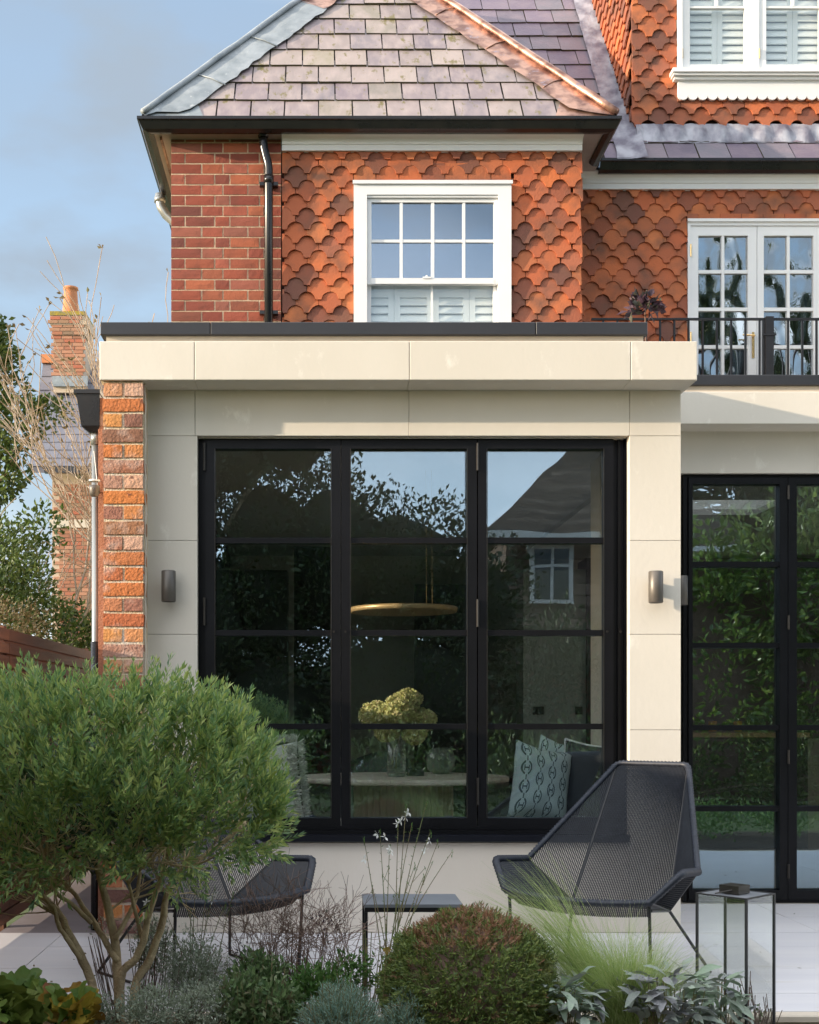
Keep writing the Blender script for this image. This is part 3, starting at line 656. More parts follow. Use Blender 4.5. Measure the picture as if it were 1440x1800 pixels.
# soffits
gy = YB - GO       # gutter front plane
gxl, gxr = bx0 - .21, bx2 + .24
m = MB(); m.box(gxl + .03, gxr - .03, gy + .08, YB + .02, 5.216, 5.226); m.box(gxl + .03, bx0 + .01, YB + .02, 8.5, 5.216, 5.226); m.box(bx2 + .0, gxr - .03, YB + .02, 3.2, 5.216, 5.226)
m.box(bx2 + .03, 6.0, 2.97, 3.2, 5.2165, 5.2265); m.build('soffit', 'soffit', hs)
# gutters: moulded ogee section
def gut_prof(o):    # o: outward offset & height pairs (out, z)
    return [(.0, 5.205), (.035, 5.200), (.07, 5.212), (.085, 5.24), (.095, 5.262), (.105, 5.266), (.105, 5.286), (.095, 5.286), (.092, 5.275), (.0, 5.24)]
def gutter_x(x0, x1, yfront, name='gutter', slant0=0, slant1=0):
    m = MB(); pf = gut_prof(0); n = len(pf); v = []
    for X_, sl in ((x0, slant0), (x1, slant1)):
        for o_, z_ in pf: v.append((X_ + sl * (.105 - o_), yfront + .105 - o_, z_))
    m.add(v, [tuple(range(n)), tuple(range(n, 2 * n))[::-1]] + [(i, n + i, n + (i + 1) % n, (i + 1) % n) for i in range(n)]); return m.build(name, 'black_gutter', hs)
def gutter_y(xfront, y0, y1, sgn, name='gutter', sl0=0, sl1=0):
    m = MB(); pf = gut_prof(0); n = len(pf); v = []
    for Y_, sl in ((y0, sl0), (y1, sl1)):
        for o_, z_ in pf: v.append((xfront - sgn * (.105 - o_), Y_ + sl * (.105 - o_), z_))
    m.add(v, [tuple(range(n)), tuple(range(n, 2 * n))[::-1]] + [(i, n + i, n + (i + 1) % n, (i + 1) % n) for i in range(n)]); return m.build(name, 'black_gutter', hs)
gutter_x(gxl, gxr, gy, slant0=1, slant1=-1)
gutter_y(gxl, gy, 8.5, -1, sl0=1); gutter_y(gxr, gy, 2.92, 1, sl0=1, sl1=-1)
YG = 2.90
gutter_x(gxr + .0, 6.0, YG)
m = MB(); m.box(bx0 - .07, bx0 - .055, gy + .16, 8.4, 5.19, 5.214); m.build('copper_strip', 'copper', hs)
# --- roofs
TH = math.atan(1.296); tT = 1.296
ex0, ex1, ey, ez = gxl + .04, gxr - .04, gy + .04, 5.275
midx = (ex0 + ex1) / 2; half = (ex1 - ex0) / 2; apex = Vector((midx, ey + half, ez + half * tT))
rb = Vector((midx, 9, apex.z))
m = MB()
A_, B_ = Vector((ex0, ey, ez)), Vector((ex1, ey, ez)); C_ = Vector((ex1, 9, ez)); D_ = Vector((ex0, 9, ez))
m.add([A_, B_, apex, rb, C_, D_], [(0, 1, 2), (1, 4, 3, 2), (5, 0, 2, 3)])
roof = m.build('hipped_roof', 'roof_under', hs)
def slate_mesh(w, h, th=.015, seed=0, mat='slate', cut=None):
    rs = random.Random(seed); j = lambda: rs.uniform(-.0025, .0025)
    bl = (-w / 2 + j(), 0 + j()); br = (w / 2 + j(), j())
    bm_ = (rs.uniform(-.3, .3) * w, rs.uniform(-.003, .003))
    pts = [bl, bm_, br, (w / 2, h), (-w / 2, h)]
    if rs.random() < .25: pts = [(bl[0] + .012, bl[1]), bm_, br, (w / 2, h), (-w / 2, h), (bl[0], bl[1] + .012)]
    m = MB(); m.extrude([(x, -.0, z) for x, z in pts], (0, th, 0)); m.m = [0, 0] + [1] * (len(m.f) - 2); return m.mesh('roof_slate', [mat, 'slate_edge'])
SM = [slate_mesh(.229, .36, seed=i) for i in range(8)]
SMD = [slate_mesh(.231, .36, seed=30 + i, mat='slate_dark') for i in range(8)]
EXP = .253
def lay_slates(part, o_, tan, xlo, xhi, n, meshes, p=.2385, pref='slate'):
    th_ = math.atan(tan)
    for k in range(n):
        d = k * EXP; y = o_[1] + d * math.cos(th_); z = o_[2] + d * math.sin(th_)
        x0, x1 = xlo(k), xhi(k); off = (k % 2) * p / 2
        i = math.floor((x0 - off) / p)
        while off + i * p < x1:
            a, b_ = max(off + i * p, x0), min(off + (i + 1) * p, x1)
            if b_ - a > .03:
                w = b_ - a; full = w > p - .004
                me = random.choice(meshes); sc = 1 if full else (w - .006) / .232
                # lower edge lifted onto the course below
                link(pref, me, part, loc=((a + b_) / 2, y - .016 * math.sin(th_) * 1.0 + rnd(-.002, .002), z + .016 * math.cos(th_) + rnd(-.004, .004)), rot=(-(math.pi / 2 - th_) - .05 + rnd(-.006, .006), rnd(-.006, .006), 0), scale=(sc, 1, 1))
            i += 1
c_ = EXP * math.cos(TH)
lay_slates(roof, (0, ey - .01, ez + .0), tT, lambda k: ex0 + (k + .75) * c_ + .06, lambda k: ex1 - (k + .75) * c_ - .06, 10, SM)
# main roof
YE, mt = 2.90, 1.28
m = MB(); m.add([(1.0, YE + .03, 5.27), (6.2, YE + .03, 5.27), (6.2, YE + 3.5, 5.27 + 3.47 * mt), (1.0, YE + 3.5, 5.27 + 3.47 * mt)], [(0, 1, 2, 3)])
mroof = m.build('main_roof', 'roof_under', hs)
dfx = PX(1110, 3.18)
cm_ = EXP * math.cos(math.atan(mt))
def mlo(k): return max(1.15, ex1 - (k * cm_ + YE - ey) * 1.0 - .35)
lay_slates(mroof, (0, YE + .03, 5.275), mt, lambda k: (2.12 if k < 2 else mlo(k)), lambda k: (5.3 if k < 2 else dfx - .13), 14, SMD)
# lead valley left of the dormer, copper and lead hips
def hip_strip(name, p0, p1, wdir_a, na, wdir_b, nb, wa, mat, roll=.022, jag=True, tag_=None):
    """flashing folded over a hip: two wings lying on the two slopes plus a roll"""
    m = MB(); n = 26; va = []
    p0, p1 = Vector(p0), Vector(p1)
    for i in range(n + 1):
        t = i / n; p = p0.lerp(p1, t)
        j = rnd(-.012, .012) if jag else 0
        lowz = ez + .028 - p.z; dz_ = wdir_a.z * wa
        if dz_ < 0 and dz_ < lowz: j = max(.02, wa * lowz / dz_) - wa
        va += [p + na * .045, p + wdir_a * (wa + j) * .5 + na * (.046 + rnd(-.004, .004)), p + wdir_a * (wa + j) + na * (.040 + rnd(-.003, .003)), p + wdir_b * min(wa * .6, max(.02, (p.z - ez + .02) * .8)) + nb * .03]
    fs = []
    for i in range(n):
        a = i * 4; b_ = a + 4
        fs += [(a, a + 1, b_ + 1, b_), (a + 1, a + 2, b_ + 2, b_ + 1), (a + 3, a, b_, b_ + 3)]
    m.add(va, fs)
    pts = [p0.lerp(p1, i / 14) + na * .05 + Vector((0, 0, .006)) + Vector((rnd(-.003, .003), 0, rnd(-.003, .003))) for i in range(15)]
    m.tube(pts, roll, 8)
    return m.build(name, mat, hs, smooth=True)
nf = Vector((0, -math.sin(TH), math.cos(TH))); nl = Vector((-math.sin(TH), 0, math.cos(TH))); nr = Vector((math.sin(TH), 0, math.cos(TH)))
hipL = (apex - A_).normalized(); hipR = (apex - B_).normalized()
def perp(h, n): return (h.cross(n)).normalized()
wfl = perp(hipL, nf); wfl = wfl if wfl.x > 0 else -wfl
wfr = perp(hipR, nf); wfr = wfr if wfr.x < 0 else -wfr
wll = perp(hipL, nl); wll = wll if wll.y > 0 else -wll
wrr = perp(hipR, nr); wrr = wrr if wrr.y > 0 else -wrr
def along(A, h, t): return A + h * (t / h.y)
hip_strip('lead_hip', along(A_, hipL, 0), along(A_, hipL, 1.08), wfl, nf, wll, nl, .245, 'lead')
hip_strip('hip_ridge_cap', along(A_, hipL, 1.07), apex, wfl, nf, wll, nl, .24, 'copper')
hip_strip('copper_hip', along(B_, hipR, 0), apex, wfr, nf, wrr, nr, .215, 'copper', roll=.028)
def eaves_piece(A, sx, h, mat):
    a = A + Vector((sx * .02, 0, .0)); b_ = A + Vector((sx * .42, 0, 0)); c1 = A + h * .42 + Vector((sx * .10, 0, 0)); c0 = A + h * .40
    m = MB(); m.extrude([p + nf * .018 for p in (a, b_, c1, c0)], nf * .008); m.build('eaves_flashing', mat, hs)
eaves_piece(A_, 1, hipL, 'lead'); eaves_piece(B_, -1, hipR, 'copper')
for A, h, w, n_, mat, ts in ((A_, hipL, wfl, .26, 'lead', (.34, .70)), (B_, hipR, wfr, .20, 'copper', (.3, .66, 1.0))):
    for t in ts:      # welted laps across the hip coverings
        p = along(A, h, t); m = MB(); m.tube([p + nf * .052, p + w * n_ * .5 + nf * .050 + h * .01, p + w * n_ + nf * .043 - h * .01], .0045, 6); m.build('lap', mat, hs, smooth=True)
# lead valley beside the dormer
nm = Vector((0, -math.sin(math.atan(mt)), math.cos(math.atan(mt))))
vd = Vector((0, math.cos(math.atan(mt)), math.sin(math.atan(mt))))
m = MB(); va = []; n = 24
for i in range(n + 1):
    t = -.02 + i * .13; p = Vector((dfx, YE + .03, 5.275)) + vd * t
    va += [p + Vector((-.17 + rnd(-.008, .008), 0, 0)) + nm * .028, p + Vector((-.09, 0, 0)) + nm * (.03 + rnd(-.004, .004)), p + Vector((-.02, 0, 0)) + nm * .034, p + Vector((.05, 0, 0)) + nm * .05]
m.add(va, [(i * 4 + q, i * 4 + q + 1, i * 4 + q + 5, i * 4 + q + 4) for i in range(n) for q in range(3)])
m.build('lead_valley', 'lead_dark', hs, smooth=True)
# --- dormer
YZ = 3.16; zdb = PZ(226, YZ)
w0x, w0z = PX(1190, YZ), PZ(116, YZ)
m = MB(); m.box(dfx + .03, w0x, YZ + .03, YZ + .2, zdb - .1, 7.7); m.box(w0x, 4.3, YZ + .03, YZ + .2, zdb - .1, PZ(130, YZ)); m.box(dfx + .03, dfx + .12, YZ + .2, YZ + 2.6, zdb - .1, 7.7); m.box(4.3, 5.0, YZ + .03, YZ + .2, zdb - .1, 7.7)
dorm = m.build('dormer', 'tile_back', hs)
hang_tiles(dorm, dfx, 5.0, zdb + .06, zdb + .065 + 18 * GAUGE, YZ + .012, holes=[(w0x - .005, 4.3, PZ(150, YZ), 8)])
# cheek tiles (facing left), small and tightly overlapped
zz = zdb + .02; k = 0; cheek = [tile_mesh(seed=60 + i).mesh('cheek_tile', 'tile') for i in range(4)]
while zz < 7.5:
    y = YZ + .06 + (k % 2) * .08
    ystart = YE + (zz - 5.28) / mt
    for q in range(9):
        yy = YZ + .03 + (k % 2) * .08 + q * .1635
        if 5.28 + (yy - YE) * mt < zz + .12:
            link('tile', random.choice(cheek), dorm, loc=(dfx + .0 - .018 + rnd(-.004, .004), yy + .08, zz), rot=(RA(-8), rnd(-.02, .02), RA(-90) + rnd(-.02, .02)))
    zz += GAUGE; k += 1
# scalloped lead apron under the tiles
m = MB(); nseg = 22; p_ = PITCH
va = []
nxs = 140; rows = 6
for j in range(rows + 1):
    for i in range(nxs + 1):
        x = dfx + .02 + i * (4.1 - dfx) / nxs; t = j / rows
        base = Vector((0, YZ - .085, PZ(251, YZ - .085))).lerp(Vector((0, YZ - .004, zdb + .035)), t)
        bulge = (.5 + .5 * math.cos(2 * math.pi * (x + .03) / p_)) * .022 * math.sin(t * math.pi) + mn.noise(Vector((x * 18, t * 4, 0))) * .006
        va.append((x, base.y - bulge, base.z + bulge * .6))
m.add(va, [(j * (nxs + 1) + i, j * (nxs + 1) + i + 1, (j + 1) * (nxs + 1) + i + 1, (j + 1) * (nxs + 1) + i) for j in range(rows) for i in range(nxs)])
m.build('lead_apron', 'lead_dark', hs, smooth=True)

# --- white windows
def zq(py, y): return PZ(py, y)
# sash window on the bay
YS = YB - .012
sx = lambda p: PX(p, YS); sz = lambda p: PZ(p, YS)
ZBW = 3.74
m = MB()
m.box(sx(622), sx(645), YS - .03, YS + .06, ZBW, sz(323)); m.box(sx(875), sx(898), YS - .03, YS + .06, ZBW, sz(323)); m.box(sx(645), sx(875), YS - .03, YS + .06, sz(345), sz(323))
m.box(sx(620), sx(900), YS - .045, YS - .031, sz(327), sz(321)); m.box(sx(645), sx(877), YS - .02, YS + .06, sz(349), sz(345) - .001)
m.box(sx(622), sx(898), YS - .06, YS + .06, ZBW - .05, ZBW - .001)
sash = m.build('sash_window', 'white', hs)
gx = [653, 703, 708, 758, 763.5, 813, 818, 868]; zy = [356, 421, 426, 490]
m = MB(); y0, y1 = YS - .004, YS + .03
m.box(sx(645.5), sx(653), y0, y1, sz(500), sz(349.5)); m.box(sx(868), sx(874.5), y0, y1, sz(500), sz(349.5)); m.box(sx(653), sx(868), y0, y1, sz(356), sz(349.5)); m.box(sx(653), sx(868), y0 - .01, y1, sz(500), sz(490))
m.build('upper_sash', 'white', sash)
for i in range(1, 6, 2):
    mm = MB(); mm.box(sx(gx[i]), sx(gx[i + 1]), y0 + .004, y1, sz(490), sz(356)); mm.build('glazing_bar', 'white', sash)
mm = MB(); mm.box(sx(653), sx(868), y0 + .006, y1 - .002, sz(426), sz(421)); mm.build('glazing_bar', 'white', sash)
for i in range(0, 8, 2):
    for a, b_ in ((356, 421), (426, 490)):
        mm = MB(); mm.box(sx(gx[i]), sx(gx[i + 1]), YS + .012, YS + .016, sz(b_), sz(a)); mm.build('pane', 'glass_sash', sash)
mm = MB(); mm.lathe([(.010, 0), (.012, .008), (.006, .016)], (sx(750), YS - .01, sz(489)), 10); mm.box(sx(743), sx(757), YS - .02, YS - .004, sz(491), sz(488)); mm.build('sash_catch', 'white', sash)
m = MB(); y2, y3 = YS + .032, YS + .056
m.box(sx(645.5), sx(653), y2, y3, ZBW, sz(498)); m.box(sx(868), sx(874.5), y2, y3, ZBW, sz(498)); m.box(sx(653), sx(868), y2, y3, ZBW, ZBW + .06); m.box(sx(758.5), sx(762), y2, y3, ZBW + .06, sz(498)); m.build('lower_sash', 'white', sash)
for a, b_ in ((653, 758.5), (762, 868)):
    mm = MB(); mm.box(sx(a), sx(b_), y2 + .01, y2 + .014, ZBW + .06, sz(500)); mm.build('pane', 'glass_dormer', sash)
ysh = YS + .085
def shutter(x0, x1, z0, z1, y, parent, st=.045, nl=None, hinge=False):
    m = MB(); m.box(x0, x0 + st, y, y + .025, z0, z1); m.box(x1 - st, x1, y, y + .025, z0, z1); m.box(x0 + st, x1 - st, y, y + .025, z1 - .08, z1); m.box(x0 + st, x1 - st, y, y + .025, z0, z0 + .06)
    sh = m.build('shutter', 'blind', parent)
    zz = z1 - .08 - .03; L = MB()
    while zz > z0 + .06:
        L = MB(); L.hexa([(x0 + st, y - .004, zz - .026), (x1 - st, y - .004, zz - .026), (x1 - st, y + .006, zz - .03), (x0 + st, y + .006, zz - .03), (x0 + st, y + .016, zz + .028), (x1 - st, y + .016, zz + .028), (x1 - st, y + .024, zz + .024), (x0 + st, y + .024, zz + .024)])
        L.build('louvre', 'blind', parent); zz -= .0585
    return sh
ztop_s = PZ(503, ysh); sh_e = [640, 693, 761, 825, 880]
for i in range(4): shutter(PX(sh_e[i], ysh) + .001, PX(sh_e[i + 1], ysh) - .001, ZBW + .02, ztop_s, ysh, sash, st=.042)
m = MB(); m.box(wx0 - .02, wx1 + .02, YB + .5, YB + .52, 3.5, 5.2); m.box(wx0 - .02, wx1 + .02, YB + .27, YB + .5, 3.5, 3.52); m.box(wx0 - .03, wx0 - .02, YB + .26, YB + .5, 3.5, 5.2); m.box(wx1 + .02, wx1 + .03, YB + .26, YB + .5, 3.5, 5.2); m.build('room_backing', 'backing', hs)

# french doors on the balcony
YF = YM - .0
fx = lambda p: PX(p, YF); fz = lambda p: PZ(p, YF)
ZDK = 3.05
m = MB(); m.box(fx(1208), fx(1213), YF - .02, YF + .08, ZDK, fz(389)); m.box(fx(1213), DX1, YF - .02, YF + .08, fz(398), fz(389)); m.box(fx(1207), DX1 + .01, YF - .035, YF - .021, fz(392), fz(387)); m.box(fx(1448), DX1, YF - .02, YF + .08, ZDK, fz(398)); m.box(fx(1213), fx(1448), YF - .02, YF + .08, ZDK, ZDK + .03)
fdoor = m.build('french_door_frame', 'white', hs)
rows_ = [(415, 475), (481, 541), (547, 607), (613, 673), (679, 700)]
for d0, ga, gb_, gc, gd, d1 in ((1213, 1227, 1268, 1273, 1314, 1329.5), (1330.5, 1342, 1383, 1388, 1429, 1447)):
    y0, y1 = YF - .01, YF + .035; zb_ = ZDK + .031; zg = PZ(673, YF)
    m = MB(); m.box(fx(d0), fx(ga), y0, y1, zb_, fz(398.5)); m.box(fx(gd), fx(d1), y0, y1, zb_, fz(398.5)); m.box(fx(ga), fx(gd), y0, y1, fz(415), fz(398.5)); m.box(fx(ga), fx(gd), y0, y1, zb_, zg)
    lf = m.build('french_door', 'white', hs)
    mm = MB(); mm.box(fx(gb_), fx(gc), y0 + .004, y1 - .003, zg, fz(415)); mm.build('glazing_bar', 'white', lf)
    for a in (478, 544, 610):
        mm = MB(); mm.box(fx(ga), fx(gd), y0 + .006, y1 - .005, fz(a + 3), fz(a - 3)); mm.build('glazing_bar', 'white', lf)
    for a, b_ in rows_[:4]:
        for u, v in ((ga, gb_), (gc, gd)):
            mm = MB(); mm.box(fx(u), fx(v), YF + .012, YF + .016, fz(b_), fz(a)); mm.build('pane', 'glass_old', lf)
    for hy in (442, 596):
        mm = MB(); xx = fx(d0 if d0 < 1300 else d1); mm.tube([(xx, y0 - .012, fz(hy + 11)), (xx, y0 - .012, fz(hy - 11))], .006, 6); mm.build('hinge', 'brass', lf)
    if d0 < 1300:
        mm = MB(); mm.box(fx(1321), fx(1325), y0 - .008, y0 - .001, fz(630), fz(585)); mm.tube([(fx(1323), y0 - .04, fz(593)), (fx(1302), y0 - .04, fz(592))], .006, 8); mm.tube([(fx(1323), y0 - .04, fz(593)), (fx(1323), y0, fz(593))], .006, 8); mm.build('door_handle', 'brass', lf)
m = MB(); m.box(fx(1200), DX1 + .1, YF + .7, YF + .72, 3.0, 5.1); m.box(fx(1200), fx(1202), YF + .26, YF + .7, 3.0, 5.1); m.box(DX1 + .1, DX1 + .11, YF + .26, YF + .7, 3.0, 5.1); m.build('room_backing', 'wall_dark', hs)

# dormer window
YV = YZ - .0
vx = lambda p: PX(p, YV); vz = lambda p: PZ(p, YV)
ztv = vz(-60); XE = 4.25
m = MB(); m.box(vx(1190), vx(1198), YV - .03, YV + .08, vz(131), ztv); m.box(vx(1198), XE, YV - .03, YV + .08, vz(131), vz(126)); m.box(vx(1321), vx(1333), YV - .02, YV + .08, vz(126), ztv); m.box(vx(1455), XE, YV - .03, YV + .08, vz(126), ztv)
dwin = m.build('dormer_window', 'white', hs)
for a, g0, gm0, gm1, g1, b_ in ((1198.5, 1212, 1258, 1262, 1309, 1320.5), (1333.5, 1346, 1392, 1396, 1440, 1454.5)):
    m = MB(); y0, y1 = YV - .012, YV + .03
    m.box(vx(a), vx(g0), y0, y1, vz(125.5), ztv); m.box(vx(g1), vx(b_), y0, y1, vz(125.5), ztv); m.box(vx(g0), vx(g1), y0, y1, vz(125.5), vz(115)); m.build('casement', 'white', dwin)
    mm = MB(); mm.box(vx(g0), vx(g1), y0 + .006, y1 - .004, vz(15), vz(11.5)); mm.box(vx(gm0), vx(gm1), y0 + .004, y1 - .003, vz(11.5), ztv); mm.build('glazing_bar', 'white', dwin)
    mm = MB(); mm.box(vx(g0), vx(g1), YV + .012, YV + .016, vz(115), vz(15)); mm.build('pane', 'glass_dormer', dwin)
    mm = MB(); mm.box(vx(g0), vx(g1), YV + .012, YV + .016, vz(11.5), ztv); mm.build('pane', 'glass_dormer', dwin)
    mm = MB(); mm.tube([(vx(a) , y0 - .01, vz(105)), (vx(a), y0 - .01, vz(88))], .005, 6); mm.build('hinge', 'brass', dwin)
    ysd = YV + .06; c = (g0 + g1) / 2
    shutter(PX(g0 - 8, ysd), PX(c, ysd) - .001, PZ(116, ysd) - .1, PZ(-60, ysd), ysd, dwin, st=.04); shutter(PX(c, ysd) + .001, PX(g1 + 8, ysd), PZ(116, ysd) - .1, PZ(-60, ysd), ysd, dwin, st=.04)
m = MB(); m.box(vx(1190), XE, YZ + .5, YZ + .52, 5.9, 8); m.build('room_backing', 'backing', dwin)
m = MB(); m.box(vx(1177), XE, YV - .10, YV + .0, vz(137), vz(130)); m.box(vx(1179), XE, YV - .085, YV, vz(141), vz(137) - .001); m.box(vx(1182), XE, YV - .06, YV, vz(146), vz(141) - .001); m.build('window_ledge', 'white', dwin)
poly = [(vx(1190), YV - .035, vz(146)), (XE, YV - .035, vz(146))]
pit = 17.35 / S(YV); n_ = int((XE - vx(1190)) / pit); bot = []
for i in range(n_):
    for k in range(7):
        a = math.pi * k / 6; bot.append((vx(1190) + pit * (i + .5) - pit / 2 * math.cos(a), YV - .035, vz(172) - pit * .42 * math.sin(a)))
m = MB(); m.extrude([poly[0]] + bot + [(bot[-1][0], YV - .035, vz(146))], (0, .025, 0)); m.build('scalloped_board', 'white', dwin)

# downpipes of the house
dp = MB(); yp = YB - .06
q0, q1 = PX(463, yp), PX(472.5, yp)
def cz(py): return PZ(py, yp)
dp.tube([(q0, yp, 5.21), (q0, yp, cz(250)), (q0 + .006, yp, cz(262)), ((q0 + q1) / 2, yp, cz(275)), (q1 - .004, yp, cz(288)), (q1, yp, cz(298)), (q1, yp, 2.95)], .0305, 14)
dpo = dp.build('downpipe', 'black_gutter', hs, smooth=True)
for zc_ in (cz(235), cz(316)):
    m = MB(); m.tube([(q0 if zc_ > 5.1 else q1, yp, zc_ + .028), (q0 if zc_ > 5.1 else q1, yp, zc_ - .028)], .036, 14); m.build('pipe_collar', 'black_gutter', dpo, smooth=True)
for zc_ in (cz(322), cz(548)):
    m = MB(); m.box(q1 - .065, q1 + .065, yp + .005, yp + .05, zc_ - .012, zc_ + .012); m.build('pipe_clip', 'black_gutter', dpo)
ylp = 9.6 - D + .1; ylp = 3.4
xl_ = PX(281, ylp)
m = MB(); r_ = .037
m.tube([(xl_, ylp, 5.22), (xl_, ylp, PZ(352, ylp)), (xl_ + .01, ylp, PZ(364, ylp)), (xl_ + .05, ylp, PZ(378, ylp)), (xl_ + .16, ylp, PZ(400, ylp)), (xl_ + .2, ylp, PZ(425, ylp))], r_, 12); lp = m.build('downpipe', 'pipe', hs, smooth=True)
m = MB(); m.tube([(xl_, ylp, PZ(356, ylp)), (xl_, ylp, PZ(347, ylp))], r_ + .007, 12); m.build('pipe_collar', 'pipe', lp, smooth=True)

# balcony railing
ra = thing('balcony_railing', 'thin black metal railing with slim uprights in front of the white french doors', 'railing', (3, 2.75, 3.05))
yr = 2.75; zr = PZ(561, yr)
m = MB(); m.box(PX(1040, yr), 4.6, yr - .012, yr + .012, zr - .008, zr + .006); m.build('top_rail', 'iron', ra)
m = MB(); m.box(PX(1040, yr), 4.6, yr - .012, yr + .012, 3.12, 3.135); m.build('bottom_rail', 'iron', ra)
b1 = MB(); b1.box(-.007, .007, -.007, .007, 0, zr - 3.05 - .009); bme = b1.mesh('baluster', 'iron')
x = PX(1135, yr) - .104 * 3
while x < 4.5:
    if abs(x - PX(1351, yr)) > .05: link('baluster', bme, ra, loc=(x, yr, 3.05))
    x += .1046
m = MB(); m.box(PX(1344, yr), PX(1358, yr), yr - .03, yr + .03, 3.03, zr + .012); m.build('post', 'iron', ra)
m = MB(); m.box(PX(1340, yr), PX(1343, yr), yr - .015, yr + .015, 3.03, zr); m.box(PX(1338, yr), PX(1362, yr), yr - .036, yr - .031, zr - .13, zr - .115); m.build('post_bracket', 'iron', ra)

# wall lamps
def wall_lamp(px, py0, py1, yw, label):
    r = .037; y = yw - r - .03; z0, z1 = PZ(py1, y), PZ(py0, y); x = PX(px, y)
    t = thing('wall_lamp', label, 'lamp', (x, yw, z0), group='cylinder wall lamps on the extension')
    m = MB(); prof = [(r - .004, 0), (r, .004), (r, z1 - z0 - .004), (r - .004, z1 - z0)]
    m.lathe([(r - .012, .006)] + prof + [(r - .012, z1 - z0 - .006)], (x, y, z0), 28); m.build('shade', 'lamp', t, smooth=True)
    m = MB(); m.box(x - .02, x + .02, y + r - .006, yw - .001, z0 + .05, z1 - .05); m.build('bracket', 'lamp', t)
wall_lamp(296.5, 1003, 1058, 0, 'grey cylinder wall lamp between the old brick pier and the window')
wall_lamp(1153, 1004, 1060, 0, 'grey cylinder wall lamp on the right limestone column, lit by low sun')
wall_lamp(1198, 1012, 1064, YR + .02, 'grey cylinder half hidden beside the tall black terrace doors')  # cylinder put in for a grey patch beside the door frame

# ================================================================== INTERIOR THINGS
tb_ = thing('dining_table', 'oval marble dining table on a fluted drum base inside the window', 'table', (.52, 1.2, 0))
tx, ty = .52, 1.2
m = MB(); m.lathe([(.97, .715), (.995, .722), (1.0, .735), (.995, .748), (.985, .75)], (tx, ty, 0), 64, .645, .50); m.build('tabletop', 'marble', tb_)
m = MB(); n = 38
ring0, ring1 = [], []
pts = []
for k in range(n * 4):
    a = 2 * math.pi * k / (n * 4); rr = 1 + .07 * abs(math.sin(a * n / 2))
    pts.append((tx + .285 * rr * math.cos(a), ty + .2 * rr * math.sin(a), 0))
m.extrude(pts, (0, 0, .714)); m.build('fluted_base', 'flute', tb_)
vz_ = thing('glass_vase', 'tall clear glass vase standing on the oval marble table', 'vase', (.48, 1.1, .75))
X0, Y0 = PX(697, 1.1), 1.1
m = MB(); m.lathe([(.052, .752), (.056, .77), (.060, 1.03), (.0575, 1.03), (.053, .79), (.001, .785)], (X0, Y0, 0), 28); m.build('vessel', 'glass_thin', vz_, smooth=True)
m = MB(); m.lathe([(.05, .7535), (.052, .775)], (X0, Y0, 0), 24); m.build('base', 'ceramic', vz_)
hy = thing('hydrangea_bunch', 'bunch of dried green gold hydrangea heads in the glass vase', 'flowers', (X0, Y0, .8))
heads = [(662, 1258, .105, .0), (700, 1250, .11, -.05), (716, 1232, .085, .0), (742, 1266, .085, .02), (728, 1290, .07, -.03), (680, 1285, .075, -.02)]
for (a, b_, r, dy) in heads:
    c = P(a, b_, 1.08 + dy); pos = []; dr = []
    for k in range(420):
        v = Vector((random.gauss(0, 1), random.gauss(0, 1), random.gauss(0, 1))).normalized()
        rr = r * (.72 + .28 * random.random()) * (1 + .15 * mn.noise(v * 3 + c * 5))
        p = c + Vector((v.x * rr, v.y * rr, v.z * rr * .8)); t1 = v.orthogonal().normalized(); t1.rotate(Quaternion(v, rnd(0, 6.28)))
        for q in range(4):
            t2 = t1.copy(); t2.rotate(Quaternion(v, q * math.pi / 2)); pos.append(p); dr.append(t2 + v * rnd(.1, .7))
    link('flower_head', leaf_mesh('flower_head', pos, dr, .021, .02, 'petal', fold=.1), hy)
m = MB()
for (a, b_, r, dy) in heads:
    c = P(a, b_, 1.08 + dy); m.tube([(X0 + rnd(-.03, .03), Y0 + rnd(-.03, .03), .80), (X0 + rnd(-.02, .02), Y0, 1.02), (c.x, c.y, c.z - .02)], .0035, 6)
m.build('stems', 'stem', hy)
pl = thing('ring_pendant', 'slim brass disc pendant lamp hung on fine wires over the table', 'pendant lamp', (.52, 1.2, 1.77))
xp, yp_ = PX(710, 1.2), 1.2
m = MB(); m.lathe([(.305, 1.752), (.325, 1.752), (.327, 1.78), (.305, 1.782)], (xp, yp_, 0), 64, 1, 1.0); m.build('ring', 'ring_brass', pl, smooth=True)
m = MB(); m.lathe([(.304, 1.756), (.304, 1.768)], (xp, yp_, 0), 64); m.build('diffuser', 'ceil_in', pl)
for px in (750, 760):
    m = MB(); m.tube([(PX(px, 1.2), 1.2, 1.78), (PX(px, 1.2) - .005, 1.2, 2.62)], .0012, 5); m.build('wire', 'brass', pl)
